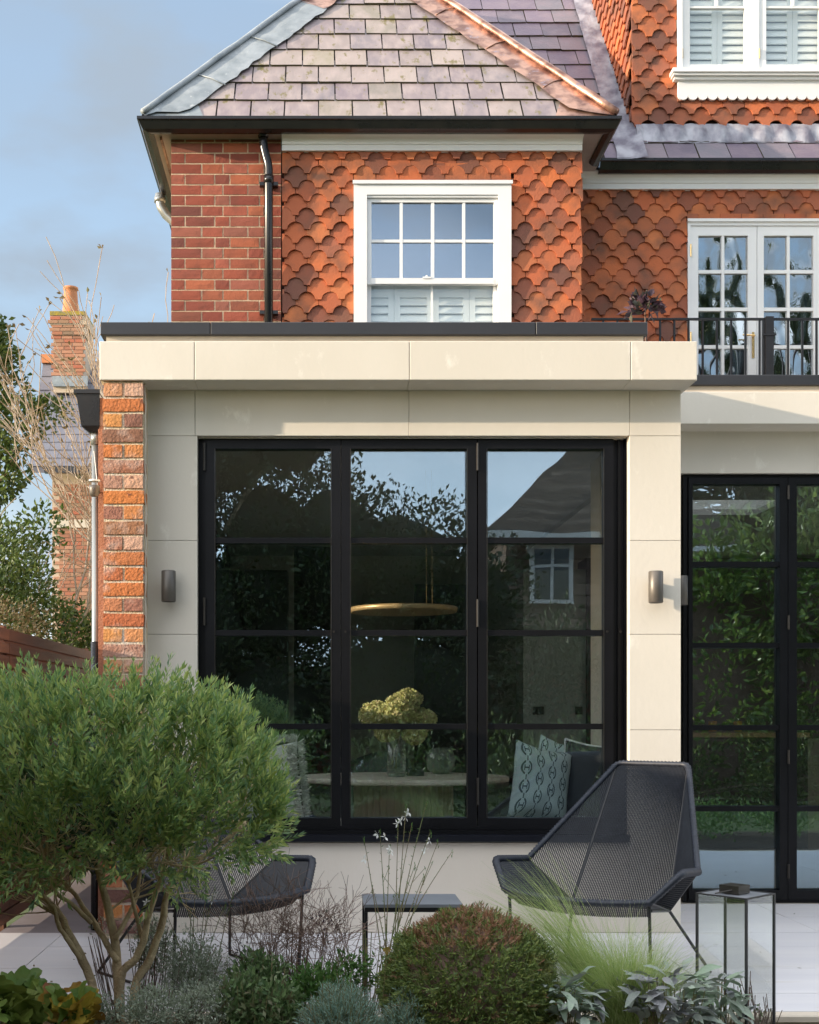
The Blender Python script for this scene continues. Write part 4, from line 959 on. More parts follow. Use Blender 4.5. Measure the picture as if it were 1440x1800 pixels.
def dchair(loc, rot, label, mat):
    t = thing('dining_chair', label, 'chair', loc, rot, group='dining chairs round the marble table')
    m = MB(); n = 16; rows = 7; v = []
    for th in (0, .035):
        for j in range(rows + 1):
            for i in range(n + 1):
                a = math.pi * (i / n) ; hgt = .44 + .42 * (j / rows) * (.55 + .45 * math.sin(a)); r = .27 - th + .03 * j / rows
                v.append((r * math.cos(a), (r * .95) * math.sin(a), hgt))
    N = (n + 1) * (rows + 1); fs = []
    for o_ in (0, N):
        for j in range(rows):
            for i in range(n): fs.append((o_ + j * (n + 1) + i, o_ + j * (n + 1) + i + 1, o_ + (j + 1) * (n + 1) + i + 1, o_ + (j + 1) * (n + 1) + i))
    for i in range(n): fs.append((rows * (n + 1) + i, rows * (n + 1) + i + 1, N + rows * (n + 1) + i + 1, N + rows * (n + 1) + i))
    m.add(v, fs); m.build('backrest', mat, t, smooth=True, local=True)
    m = MB(); m.lathe([(.24, .40), (.26, .42), (.26, .46), (.22, .485)], (0, -.02, 0), 24); m.build('seat', mat, t, smooth=True, local=True)
    for sx_, sy_ in ((-1, -1), (1, -1), (-1, 1), (1, 1)):
        m = MB(); m.tube([(.17 * sx_, .15 * sy_, .41), (.22 * sx_, .2 * sy_, 0)], [.016, .010], 8); m.build('leg', 'wood', t, local=True)
    return t
dchair((PX(650, 2.2), 2.25, 0), -.5, 'charcoal shell dining chair just behind the vase, left side of the table', 'chair_dark')
dchair((PX(960, 2.0), 2.2, 0), -.9, 'charcoal shell dining chair farthest behind the table, right side', 'chair_dark')
dchair((PX(985, 1.55), 1.65, 0), -1.15, 'cream shell dining chair at the right end of the table', 'chair_cream')
m = MB(); m.lathe([(.05, 0), (.085, .03), (.095, .09), (.075, .15), (.05, .165)], (PX(775, 1.45), 1.45, .751), 24); tag(m.build('ceramic_pot', 'ceramic', smooth=True), 'rounded grey green ceramic pot on the far side of the marble table', 'pot')
m = MB()
for k in range(3): m.box(PX(730, 1.25) - .05 + k * .005, PX(730, 1.25) + .05, 1.18, 1.32, .751 + k * .012, .762 + k * .012)
tag(m.build('book_pile', 'cushion_dark'), 'small pile of dark coasters on the table beside the vase', 'coasters')
for px in (1253, 1297):
    y = 4.2; m = MB(); m.lathe([(.03, 0), (.035, .01), (.035, .085), (.03, .09)], (PX(px, y), y, .975), 14); tag(m.build('candle_jar', 'amber'), ('amber candle jar on the kitchen worktop, nearer the door frame' if px == 1253 else 'wider amber candle jar on the kitchen worktop, nearer the glass centre'), 'candle')

# cushions
def cushion_mat():
    m = M('patterned_cushion', (.35, .44, .48), .85, bump=.25, bscale=150)
    n, l = m.node_tree.nodes, m.node_tree.links; b = n['Principled BSDF']
    uv = n.new('ShaderNodeUVMap'); sep = n.new('ShaderNodeSeparateXYZ'); l.new(uv.outputs[0], sep.inputs[0])
    def mth(op, a, b_=None, c=None):
        x = n.new('ShaderNodeMath'); x.operation = op
        for i, v in enumerate((a, b_, c)):
            if v is None: continue
            if isinstance(v, (int, float)): x.inputs[i].default_value = v
            else: l.new(v, x.inputs[i])
        return x.outputs[0]
    U = mth('MULTIPLY', sep.outputs[0], 4.5); Vv = mth('MULTIPLY', sep.outputs[1], 4.0)
    col = mth('MODULO', mth('FLOOR', U), 2); Vv = mth('ADD', Vv, mth('MULTIPLY', col, .5))
    u = mth('SUBTRACT', mth('FRACT', U), .5); v = mth('SUBTRACT', mth('FRACT', Vv), .5)
    r = mth('SQRT', mth('ADD', mth('POWER', mth('MULTIPLY', u, 1.25), 2), mth('POWER', v, 2)))
    ring = mth('LESS_THAN', mth('ABSOLUTE', mth('SUBTRACT', r, .34)), .055)
    gap = mth('GREATER_THAN', mth('ABSOLUTE', u), .09)
    ring = mth('MULTIPLY', ring, gap)
    bar = mth('MULTIPLY', mth('LESS_THAN', mth('ABSOLUTE', v), .04), mth('LESS_THAN', mth('ABSOLUTE', u), .13))
    vb = mth('MULTIPLY', mth('LESS_THAN', mth('ABSOLUTE', mth('SUBTRACT', mth('ABSOLUTE', u), .13)), .03), mth('LESS_THAN', mth('ABSOLUTE', v), .15))
    link_ = mth('MULTIPLY', mth('GREATER_THAN', mth('ABSOLUTE', v), .36), mth('LESS_THAN', mth('ABSOLUTE', u), .035))
    tot = mth('MAXIMUM', mth('MAXIMUM', ring, bar), mth('MAXIMUM', vb, link_))
    mx = n.new('ShaderNodeMixRGB'); l.new(tot, mx.inputs[0]); mx.inputs[1].default_value = (.48, .60, .65, 1); mx.inputs[2].default_value = (.06, .10, .12, 1); l.new(mx.outputs[0], b.inputs['Base Color'])
    return m
MT['cushion_pat'] = cushion_mat()
def cushion(name, label, c, w, h, th, rot, mat, rim=None):
    n = 18; v = []; f = []; uvs = []
    for sgn in (-1, 1):
        for j in range(n + 1):
            for i in range(n + 1):
                a, b_ = i / n * 2 - 1, j / n * 2 - 1
                e = max(0, (1 - a ** 4) * (1 - b_ ** 4)) ** .55
                px = a * (1 - .10 * (1 - b_ * b_)) ; pz = b_ * (1 - .10 * (1 - a * a))
                crease = .012 * mn.noise(Vector((a * 2.2, b_ * 2.2, sgn * 3)))
                v.append((px * w / 2, sgn * (th / 2 * e + crease * e), pz * h / 2)); uvs.append((i / n, j / n))
    N = (n + 1) ** 2
    for s, o_ in ((0, 0), (1, N)):
        for j in range(n):
            for i in range(n):
                q = (o_ + j * (n + 1) + i, o_ + j * (n + 1) + i + 1, o_ + (j + 1) * (n + 1) + i + 1, o_ + (j + 1) * (n + 1) + i)
                f.append(q if s == 0 else q[::-1])
    m = MB(); m.add(v, f); me = m.mesh(name, mat, True)
    ul = me.uv_layers.new(name='UVMap')
    for lp_ in me.loops: ul.data[lp_.index].uv = uvs[lp_.vertex_index]
    o = link(name, me, None, loc=c, rot=rot); tag(o, label, 'cushion', 'cushions along the window seat')
    if rim:
        pts = []
        for k in range(81):
            t = (k % 80) / 20; s_ = int(t); u = t - s_
            a, b_ = [(-1 + 2 * u, 1), (1, 1 - 2 * u), (1 - 2 * u, -1), (-1, -1 + 2 * u)][s_]
            pts.append((a * (1 - .10 * (1 - b_ * b_)) * w / 2, 0, b_ * (1 - .10 * (1 - a * a)) * h / 2))
        m = MB(); m.tube(pts, .007, 6); m.build('piping', rim, o, smooth=True, local=True)
    return o
yc = .42
cushion('cushion', 'pale blue cushion with dark chain print, front one at the right of the window', (PX(950, yc), yc, .54 + .205), .35, .44, .20, (RA(-14), RA(13), RA(14)), 'cushion_pat')
cushion('cushion', 'pale blue chain print cushion tucked behind the front one, only its corner showing', (PX(982, .58), .60, .54 + .22), .33, .44, .12, (RA(-10), RA(16), RA(-16)), 'cushion_pat')
cushion('cushion', 'dark grey cushion edged with white piping near the right window frame', (PX(1040, .45), .47, .54 + .215), .36, .44, .14, (RA(-8), RA(6), RA(-30)), 'cushion_dark', 'piping')
fc = cushion('cushion', 'ivory fringed wool cushion at the left end of the window seat', (PX(470, .42), .44, .54 + .21), .38, .44, .16, (RA(-8), RA(-4), RA(12)), 'cushion_white')
pos, dr = [], []
for k in range(900):
    s_ = random.choice((0, 1, 2)); u = rnd(-1, 1)
    p = Vector((u * .19, 0, .215)) if s_ == 0 else (Vector((.185, 0, u * .215)) if s_ == 1 else Vector((.12 + .02 * rnd(-1, 1), -.07 + rnd(-.01, .02), u * .2)))
    d = Vector((rnd(-.5, .5), rnd(-.5, .5), 1)) if s_ == 0 else Vector((1, rnd(-.8, .8), rnd(-1.2, .6)))
    pos.append(p); dr.append(d)
o = link('fringe', leaf_mesh('fringe', pos, dr, .05, .007, 'cushion_white', fold=0, curl=.3), fc, local=True)

# ================================================================== TERRACE FURNITURE
def ridged_tube(m, pts, r, n=10, step=.0085, amp=.17):
    P_ = [Vector(p) for p in pts]; L = [0]
    for a, b_ in zip(P_, P_[1:]): L.append(L[-1] + (b_ - a).length)
    N = max(2, int(L[-1] / step)); out = []; rs = []
    j = 0
    for i in range(N + 1):
        d = L[-1] * i / N
        while j < len(L) - 2 and d > L[j + 1]: j += 1
        t = (d - L[j]) / max(1e-6, L[j + 1] - L[j]); out.append(P_[j].lerp(P_[j + 1], t)); rs.append(r * (1 + (amp if i % 2 else -amp)))
    m.tube(out, rs, n)
def bez(a, b_, c, n=8):
    a, b_, c = map(Vector, (a, b_, c)); return [a * (1 - t) ** 2 + b_ * 2 * t * (1 - t) + c * t * t for t in [i / n for i in range(n + 1)]]
def round_path(pts, rad=.03):
    P_ = [Vector(p) for p in pts]; out = [P_[0]]
    for i in range(1, len(P_) - 1):
        a = P_[i] + (P_[i - 1] - P_[i]).normalized() * rad; c = P_[i] + (P_[i + 1] - P_[i]).normalized() * rad
        out += bez(a, P_[i], c, 4)
    out.append(P_[-1]); return out
K = {'A': (.171, .556, .901), 'C': (.392, .068, .478), 'D': (.42, -.187, .498), 'E': (.322, -.275, .383), 'J': (.225, .183, .286)}
def kp(n, s): x, y, z = K[n]; return Vector((x * s, y, z))
def lounge(loc, rot, label):
    t = thing('lounge_chair', label, 'chair', loc, rot, group='woven lounge chairs on the terrace')
    front = bez(kp('E', -1), Vector((0, -.40, .355)), kp('E', 1), 14)
    rim = MB()
    path = round_path([kp('C', -1) + Vector((-.0, .0, 0)), kp('A', -1), kp('A', 1), kp('C', 1)], .03)
    ridged_tube(rim, path, .0125); rim.build('back_rim', 'rim', t, smooth=True, local=True)
    rim = MB(); path = round_path([kp('C', -1), kp('D', -1)] + [front[0]] , .03) + front[1:-1] + round_path([front[-1], kp('D', 1), kp('C', 1)], .03)
    ridged_tube(rim, path, .0155); rim.build('seat_rim', 'rim', t, smooth=True, local=True)
    def strands(m, top, bot, w=.0064, gap=.0084, cross=.012, cw=.0018, cn=True):
        """top/bot: polylines (lists of Vectors); strands run between them"""
        def at(pl, u):
            L = [0]
            for a, b_ in zip(pl, pl[1:]): L.append(L[-1] + (b_ - a).length)
            d = u * L[-1]
            for i in range(len(pl) - 1):
                if d <= L[i + 1] + 1e-9: return pl[i].lerp(pl[i + 1], (d - L[i]) / max(1e-9, L[i + 1] - L[i]))
            return pl[-1]
        lt = sum((b_ - a).length for a, b_ in zip(top, top[1:])); lb = sum((b_ - a).length for a, b_ in zip(bot, bot[1:]))
        N = int(max(lt, lb) / gap)
        for i in range(N + 1):
            u = (i + .5) / (N + 1); a, b_ = at(top, u), at(bot, u)
            if (a - b_).length < .02: continue
            K_ = max(2, int((a - b_).length / .03)); pts = [a.lerp(b_, q / K_) for q in range(K_ + 1)]
            m.tube(pts, w / 2, 4, cap=False)
        Hh = max((at(top, u) - at(bot, u)).length for u in (0, .25, .5, .75, 1)); Nc = int(Hh / cross)
        for j in range(1, Nc):
            v = j / Nc
            for off in (.0022,):
                pts = [at(top, u / 8).lerp(at(bot, u / 8), v) for u in range(9)]
                nrm = (pts[-1] - pts[0]).cross(at(top, .5) - at(bot, .5))
                if nrm.length < 1e-6: continue
                nrm.normalize(); m.tube([p + nrm * off for p in pts], cw / 2, 3, cap=False)
    Am, Ap, Cm, Cp, Dm, Dp, Em, Ep, Jm, Jp = (kp(n, s) for n in 'ACDEJ' for s in (-1, 1))
    m = MB(); strands(m, [Am.lerp(Ap, .02), Ap], [Jm, Jp]); m.build('back_panel', 'weave', t, local=True)
    for s in (-1, 1):
        A, C, Dd, Ee, J = kp('A', s), kp('C', s), kp('D', s), kp('E', s), kp('J', s)
        m = MB(); strands(m, [A, A.lerp(C, .5), C], [A.lerp(J, .03), A.lerp(J, .5), J]); 
        m.v, m.f, m.m = [], [], []
        strands(m, [A.lerp(C, .03), C], [A.lerp(J, .03), J], gap=.012) if False else None
        # strands parallel to the back crease
        n = 31
        for i in range(1, n):
            u = i / n; a = A.lerp(C, u); b_ = J.lerp(C, u); K_ = 6
            m.tube([a.lerp(b_, q / K_) for q in range(K_ + 1)], .0033, 4, cap=False)
        for j in range(1, 34):
            v = j / 34; a = A.lerp(J, v); b_ = C if False else A.lerp(C, v)
            m.tube([a, b_], .0011, 3, cap=False)
        m.build('back_wing', 'weave', t, local=True)
        m = MB(); strands(m, [Ee, Dd, C], [Ee.lerp(J, .05), J.lerp(Ee, .35), J], gap=.0105, cross=.014); m.build('seat_wing', 'weave', t, local=True)
        m = MB(); m.tube([J, J.lerp(A, .5), A], .006, 8); m.tube([J, C], .0065, 8); m.tube([J, Ee], .006, 8); m.build('frame_rod', 'leg', t, local=True)
    m = MB(); strands(m, [Jm, Jp], front, gap=.0095, w=.0072, cross=.012); m.build('seat_panel', 'weave', t, local=True)
    m = MB(); strands(m, [p + Vector((0, .005, 0)) for p in front], [p * .92 + Vector((0, .05, -.035)) for p in front], gap=.009, w=.007); m.build('seat_apron', 'weave', t, local=True)
    for s in (-1, 1):
        J, Ee = kp('J', s), kp('E', s); ft = Vector((.34 * s, .365, .006)); ff = Vector((.31 * s, -.23, .006))
        m = MB(); m.tube([J + Vector((0, 0, .0)), ft], .007, 8); m.tube([Ee + Vector((-.01 * s, .02, -.01)), ff], .007, 8); m.tube([ft, ff], .0065, 8); m.tube([J, J.lerp(Ee, .95) + Vector((0, 0, -.03))], .007, 8)
        m.build('leg', 'leg', t, local=True)
    return t
lc = lounge((1.22, -1.1, 0), -.64, 'black woven lounge chair beside the terrace doors, its back fully in view')
lc2 = dup_tree(lc, (-.471, -1.1, 0), (0, 0, .64), 'black woven lounge chair half hidden behind the leafy multi-stem shrub')

st = thing('side_table', 'low grey metal side table behind the pale flower stems', 'table', (.36, -1.5, 0))
m = MB(); m.box(.176, .556, -1.66, -1.38, .388, .40); m.build('tabletop', 'tabletop', st)
m = MB(); m.box(.178, .554, -1.658, -1.382, .370, .387); m.build('top_frame', 'iron', st)
for x in (.178, .542):
    for y in (-1.658, -1.394):
        m = MB(); m.box(x, x + .012, y, y + .012, .004, .3695); m.build('leg', 'iron', st)

ln = thing('glass_lantern', 'tall square glass lantern with thin dark metal edges and hinged lid', 'lantern', PZ(1575, -2.08) * Vector((0, 0, 0)) + Vector((PX(1293, -2.08), -2.08, -.09)), RA(42))
zt_ = .5 + .09; a = .094
m = MB()
for x, y in ((-a, -a), (a, -a), (a, a), (-a, a)): m.box(x - .004, x + .004, y - .004, y + .004, 0, zt_)
m.box(-a - .004, a + .004, -a - .004, -a + .004, zt_ + .0005, zt_ + .005); m.box(-a - .004, a + .004, a - .004, a + .004, zt_ + .0005, zt_ + .005); m.box(-a - .004, -a + .004, -a + .0045, a - .0045, zt_ + .0005, zt_ + .005); m.box(a - .004, a + .004, -a + .0045, a - .0045, zt_ + .0005, zt_ + .005)
m.build('metal_edges', 'leg', ln, local=True)
for q in range(4):
    m = MB(); m.box(-a + .005, a - .005, -a - .001, -a + .001, .004, zt_ - .001); o = m.build('glass_panel', 'glass_thin', ln, local=True); o.rotation_euler = (0, 0, q * math.pi / 2)
m = MB(); m.box(-a, a, -a, a, -.004, .0); m.build('base_plate', 'leg', ln, local=True)
m = MB(); m.box(-a + .005, a - .005, -a + .005, a - .005, zt_ + .001, zt_ + .003); m.build('lid_glass', 'tabletop', ln, local=True)
m = MB(); m.box(-.04, .035, -.035, .04, zt_ + .0055, zt_ + .034); m.tube([(-.04, -.01, zt_ + .02), (-.085, .03, zt_ + .008)], .0025, 6); m.build('lid_vent', 'bronze', ln, local=True)
m = MB(); m.tube([(-a + 0, -a - .004, .33), (-a - .012, -a - .01, .335), (-a - .02, -a - .004, .33), (-a - .012, -a, .325), (-a, -a - .004, .33)], .0012, 5); m.build('latch_ring', 'bronze', ln, local=True)

# cedar fence along the left boundary (slats on both sides of the posts)
fn = thing('slatted_fence', 'reddish cedar fence of narrow horizontal slats along the left side path', 'fence', (-1.68, 1, 0))
pm = MB(); pm.box(-.03, .03, -.03, .03, -.1, 1.6); pme = pm.mesh('post', 'cedar')
sm_ = []
for k in range(5):
    m = MB(); m.box(-.009, .009, -1.2 + .003, 1.2 - .003, -.030 + rnd(-.001, .001), .030 + rnd(-.001, .001)); sm_.append(m.mesh('fence_slat', 'cedar'))
for j in range(5):
    yc_ = -3.4 + j * 2.4
    link('post', pme, fn, loc=(-1.70, yc_ - 1.2, 0))
    for k in range(22):
        z = .06 + k * .071
        link('slat', random.choice(sm_), fn, loc=(-1.655 + rnd(-.001, .001), yc_, z))
        if j < 4: link('slat', random.choice(sm_), fn, loc=(-1.745, yc_, z + .0355)) if k < 21 else None

# ================================================================== PLANTS
def crown_leaves(blobs, n, ln_, wd, mat, name, parent, shell=.35, outb=.6, upb=.3, **props):
    pos, dr = [], []
    vol = [b[3] * b[4] * b[5] for b in blobs]; tot = sum(vol)
    for b in blobs:
        for k in range(int(n * (b[3] * b[4] * b[5]) / tot)):
            v = Vector((random.gauss(0, 1), random.gauss(0, 1), random.gauss(0, 1))).normalized(); r = (shell + (1 - shell) * random.random()) ** .6
            r *= 1 + .35 * mn.noise(v * 2.3 + Vector(b[:3]))
            p = Vector((b[0] + v.x * b[3] * r, b[1] + v.y * b[4] * r, b[2] + v.z * b[5] * r))
            if mn.noise(p * 2.6) < -.22: continue
            pos.append(p); dr.append(v * outb + Vector((random.gauss(0, .6), random.gauss(0, .6), random.gauss(0, .6) + upb)))
    me = leaf_mesh(name, pos, dr, np.random.uniform(ln_ * .7, ln_ * 1.2, len(pos)), np.random.uniform(wd * .7, wd * 1.2, len(pos)), mat)
    return link(name, me, parent, kind='stuff', **props)
def grow(m, p, d, L, r, lev, tips, spread=.6, gravity=.0, seg=4, nb=3, minr=.0018, sides=5, shrink=.68):
    pts, rs = [p.copy()], [r]; q = p.copy(); dd = d.copy()
    for i in range(seg):
        dd = (dd + Vector((random.gauss(0, .13), random.gauss(0, .13), random.gauss(0, .1) + gravity))).normalized(); q = q + dd * L / seg; pts.append(q.copy()); rs.append(max(minr, r * (1 - .35 * (i + 1) / seg)))
    m.tube(pts, rs, sides, cap=False)
    if lev == 0: tips.append((q.copy(), dd.copy())); return
    for i in range(nb):
        k = random.randint(max(1, seg // 2), seg); b_ = pts[k] if i else pts[-1]
        nd = (dd + Vector((random.gauss(0, spread), random.gauss(0, spread), random.gauss(0, spread * .6) + .15))).normalized()
        grow(m, b_, nd, L * rnd(shrink - .12, shrink + .12), max(minr, r * .6), lev - 1, tips, spread, gravity, seg, nb, minr, sides, shrink)

# --- multi-stem shrub in front of the left chair
sh = thing('multi_stem_shrub', 'large dense green shrub with narrow leaves on bare branching stems, lower left', 'shrub', (-.67, -2.25, -.09))
YS2 = -2.25
stems = [([(168, 1850), (165, 1745), (145, 1690), (118, 1635), (108, 1612), (85, 1585), (45, 1550), (10, 1500)], .015, .0),
         ([(150, 1700), (125, 1655), (108, 1622), (100, 1590), (70, 1545), (60, 1480)], .008, -.06),
         ([(212, 1850), (210, 1745), (204, 1700), (200, 1650), (186, 1590), (172, 1545), (160, 1480), (150, 1400)], .0165, .03),
         ([(214, 1850), (214, 1720), (240, 1682), (258, 1640), (266, 1600), (285, 1550), (300, 1500), (330, 1420)], .013, -.05),
         ([(236, 1850), (236, 1740), (262, 1690), (283, 1625), (292, 1575), (315, 1535), (370, 1500), (430, 1450)], .014, .05),
         ([(206, 1690), (178, 1650), (148, 1612), (110, 1570), (70, 1535), (20, 1490)], .010, .1),
         ([(202, 1650), (226, 1605), (238, 1560), (240, 1500), (250, 1430)], .008, .08),
         ([(252, 1655), (246, 1610), (238, 1560), (225, 1500)], .007, -.1),
         ([(160, 1622), (130, 1585), (110, 1560), (95, 1510), (90, 1440)], .007, -.12)]
tips = []
for pts, r, dy in stems:
    m = MB(); V3 = []; n = len(pts)
    for i, (a, b_) in enumerate(pts):
        V3.append(P(a, b_, YS2) + Vector((rnd(-.003, .003), dy * i / n * 2.2, 0)))
    sp = []
    for i in range(n - 1):      # smooth
        p0, p1, p2, p3 = V3[max(0, i - 1)], V3[i], V3[i + 1], V3[min(n - 1, i + 2)]
        for q in range(4):
            t = q / 4; sp.append(.5 * ((2 * p1) + (p2 - p0) * t + (2 * p0 - 5 * p1 + 4 * p2 - p3) * t * t + (3 * p1 - p0 - 3 * p2 + p3) * t ** 3))
    sp.append(V3[-1]); k = len(sp); sp = [p + Vector((rnd(-.002, .002), rnd(-.002, .002), 0)) for p in sp]
    m.tube(sp, [r * 1.18 * (1 - .6 * i / k) * (1 + rnd(-.05, .08)) for i in range(k)], 10); m.build('stem', 'bark', sh, smooth=True)
    m = MB()
    for i in range(9):
        s0 = sp[random.randint(int(k * .55), k - 1)]; d = Vector((rnd(-1, 1), rnd(-.9, .9), rnd(.1, 1))).normalized()
        grow(m, s0, d, .17, .0045, 2, tips, .6, .03, 3, 3, .0014, 4)
    m.build('twigs', 'bark', sh)
# crown profile: top and bottom outline in photo pixels
prof_x = [-160, -60, 0, 60, 130, 200, 270, 325, 380, 425, 462, 482]
prof_t = [1290, 1245, 1228, 1224, 1230, 1236, 1232, 1238, 1258, 1290, 1335, 1400]
prof_b = [1550, 1570, 1575, 1560, 1515, 1490, 1530, 1535, 1515, 1495, 1495, 1480]
pos, dr, ll = [], [], []; tw_ = MB()
def sprig(p, d, L, nl, lsz):
    d = d.normalized(); q = p + d * L; t1 = d.orthogonal().normalized()
    tw_.add([p, p + t1 * .0026, q], [(0, 1, 2)])
    for k in range(nl):
        t = (k + 1) / nl; b_ = p.lerp(q, t); ang = k * 1.57 + rnd(-.3, .3)
        for s in (0, math.pi):
            o_ = t1.copy(); o_.rotate(Quaternion(d, ang + s)); pos.append(b_); dr.append(o_ * rnd(.5, .85) * (1.15 - .6 * t) + d * .8); ll.append(lsz * rnd(.7, 1.15) * (1 - .35 * t))
    pos.append(q); dr.append(d); ll.append(lsz * .7)
cnt = 0
while cnt < 1500:
    px = rnd(-160, 482); top = np.interp(px, prof_x, prof_t); bot = np.interp(px, prof_x, prof_b)
    u = random.random(); py = top + (bot - top) * u
    mid = (px - 170) / 335; vv = (u - .5) * 2
    dep = .46 * math.sqrt(max(0, 1 - min(1, mid * mid * .9))) * math.sqrt(max(0.02, 1 - vv * vv * .8))
    fb = random.choice((-1, -1, -1, 1)) * (random.random() ** .35)
    p = P(px, py, YS2); p = Vector((p.x, YS2 + fb * dep, EYE + (p.z - EYE) * 1.0))
    if mn.noise(p * 4.5) < -.40 and u > .12: continue
    out = Vector((mid * .55, fb * .8, (.5 - u) * .9 + 1.0))
    d = out + Vector((random.gauss(0, .28), random.gauss(0, .28), random.gauss(0, .2)))
    if u > .85: d.z = rnd(-.5, .5)
    sprig(p, d, rnd(.08, .15), random.randint(6, 8), .052)
    cnt += 1
for k in range(60):     # long leaders above the crown
    px = rnd(-40, 470); top = np.interp(px, prof_x, prof_t); p = P(px, top + 25, YS2); p.y += rnd(-.25, .2)
    sprig(p, Vector((rnd(-.15, .15), rnd(-.1, .1), 1)), rnd(.08, .19), random.randint(7, 11), .036)
for px, h in ((88, 55), (155, 62), (183, 30), (270, 60), (205, 45), (22, 35), (355, 30), (497, 90), (318, 38)):
    p = P(px, np.interp(px, prof_x, prof_t) + 15, YS2 - .1); sprig(p, Vector((rnd(-.05, .08), 0, 1)), (h + 15) / S(YS2), 10, .036)
link('crown', leaf_mesh('crown', pos, dr, ll, np.array(ll) * .24, 'leaf_olive', fold=.2, curl=.06), sh, kind='stuff')
tw_.build('sprig_stalks', 'stalk', sh, kind='stuff')
# inner leaves, the crown's shade put into their dark colour
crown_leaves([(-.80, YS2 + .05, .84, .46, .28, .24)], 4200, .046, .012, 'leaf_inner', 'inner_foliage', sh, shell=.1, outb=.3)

# --- yew ball
yw = thing('yew_ball', 'rounded clipped yew ball with russet tips between the table and the feather grass', 'shrub', (.5, -2.4, -.09))
c = Vector((PX(825, -2.4), -2.4, .225)); R3 = Vector((.275, .26, .258))
pos, dr, mi = [], [], []
for k in range(9500):
    v = Vector((random.gauss(0, 1), random.gauss(0, 1), random.gauss(0, 1))).normalized()
    if v.z < -.75: continue
    r = (1 - .16 * random.random() ** 1.6) * (1 + .07 * mn.noise(v * 4) + .05 * mn.noise(v * 11))
    p = c + Vector((v.x * R3.x * r, v.y * R3.y * r, v.z * R3.z * r)); d = (v + Vector((random.gauss(0, .45), random.gauss(0, .45), random.gauss(0, .45) + .25))).normalized()
    t1 = d.orthogonal().normalized(); t1.rotate(Quaternion(d, rnd(0, 6.28))); rus = 1 if (v.z + .3 * mn.noise(v * 3) > .70 and random.random() < .6) or random.random() < .03 else 0
    for q in range(4):
        for s in (-1, 1):
            pos.append(p + d * .006 * q); dr.append(d * .8 + t1 * s * .9); mi.append(rus)
    pos.append(p + d * .02); dr.append(d); mi.append(rus)
link('foliage', leaf_mesh('foliage', pos, dr, .017, .0038, None, mats=['leaf_yew', 'leaf_yew_tip'], mi=np.array(mi), fold=.05), yw, kind='stuff')
m = MB(); m.lathe([(.05, -.26), (.2, -.18), (.225, 0), (.19, .14), (.10, .215), (.01, .23)], c, 20); m.build('inner_branches', 'twig', yw, smooth=True)

# --- feather grass
fg = thing('feather_grass', 'fine arching green feather grass in front of the right lounge chair', 'grass', (PX(1085, -2.35), -2.35, -.09))
def blades(base, n, L0, L1, spread, mat, w=.0016, seg=7, lean=Vector((0, 0, 0)), droop=1.0):
    vs, fs = [], []; 
    for k in range(n):
        a = rnd(0, 6.28); out = Vector((math.cos(a), math.sin(a) * .8, 0)); L = rnd(L0, L1); sp = spread * random.random() ** .7
        p = base + Vector((random.gauss(0, .035), random.gauss(0, .03), 0)); d = (Vector((0, 0, 1)) + out * sp * .5 + lean).normalized(); sd = d.cross(Vector((rnd(-1, 1), rnd(-1, 1), .1))).normalized(); o = len(vs)
        for i in range(seg + 1):
            t = i / seg; ww = w * (1 - t * .85); vs += [tuple(p - sd * ww / 2), tuple(p + sd * ww / 2)]
            d = (d + (out * sp + lean * 1.0) * .26 * t + Vector((0, 0, -.30 * droop * t * t * (sp + .4))) + Vector((random.gauss(0, .03), random.gauss(0, .03), random.gauss(0, .03)))).normalized(); p = p + d * L / seg
        fs += [(o + 2 * i, o + 2 * i + 1, o + 2 * i + 3, o + 2 * i + 2) for i in range(seg)]
    m = MB(); m.add(vs, fs); return m
gb_ = Vector((PX(1105, -2.35), -2.35, .09))
blades(gb_, 1500, .22, .46, 1.35, 'grassblade', lean=Vector((-.42, 0, .02)), w=.0018).build('blades', 'grassblade', fg, kind='stuff')
blades(gb_ + Vector((.02, .0, 0)), 1100, .18, .38, 1.2, 'grassblade', lean=Vector((.22, 0, .04)), w=.0018).build('blades', 'grassblade', fg, kind='stuff')
blades(gb_ + Vector((-.07, .04, .05)), 420, .40, .62, .6, 'grassblade', lean=Vector((-.62, 0, .22)), w=.002).build('blades', 'grassblade', fg, kind='stuff')
blades(gb_, 500, .12, .28, .7, 'grassblade', w=.003).build('blades', 'grassblade', fg, kind='stuff')

# --- broad leaves (sage and lobed leaves): each leaf a part sharing mesh data
def broad_leaf(L, W, mat, seed, lobes=False, nseg=7):
    rs = random.Random(seed); vs, fs = [], []
    if not lobes:
        for i in range(nseg + 1):
            t = i / nseg; w = W / 2 * math.sin(math.pi * min(1, t * .93 + .05)) ** .8; z = -.28 * L * t * t * rs.uniform(.6, 1.2)
            vs += [(-w, L * t, z + w * .35), (0, L * t, z), (w, L * t, z + w * .35)]
        for i in range(nseg):
            a = i * 3; fs += [(a, a + 1, a + 4, a + 3), (a + 1, a + 2, a + 5, a + 4)]
    else:
        vs = [(0, 0, 0)]; n = 25
        for k in range(n):
            a = math.pi * (-.35 + 1.7 * k / (n - 1)); r = L * (.62 + .38 * abs(math.cos((a - math.pi / 2) * 2.5))) * rs.uniform(.93, 1.05)
            vs.append((r * math.cos(a) * W / L, r * math.sin(a) + L * .1, -.15 * r * (r / L) + rs.uniform(-.004, .004)))
        fs = [(0, k, k + 1) for k in range(1, n)]
    m = MB(); m.add(vs, fs); return m.mesh('leaf', mat, True)
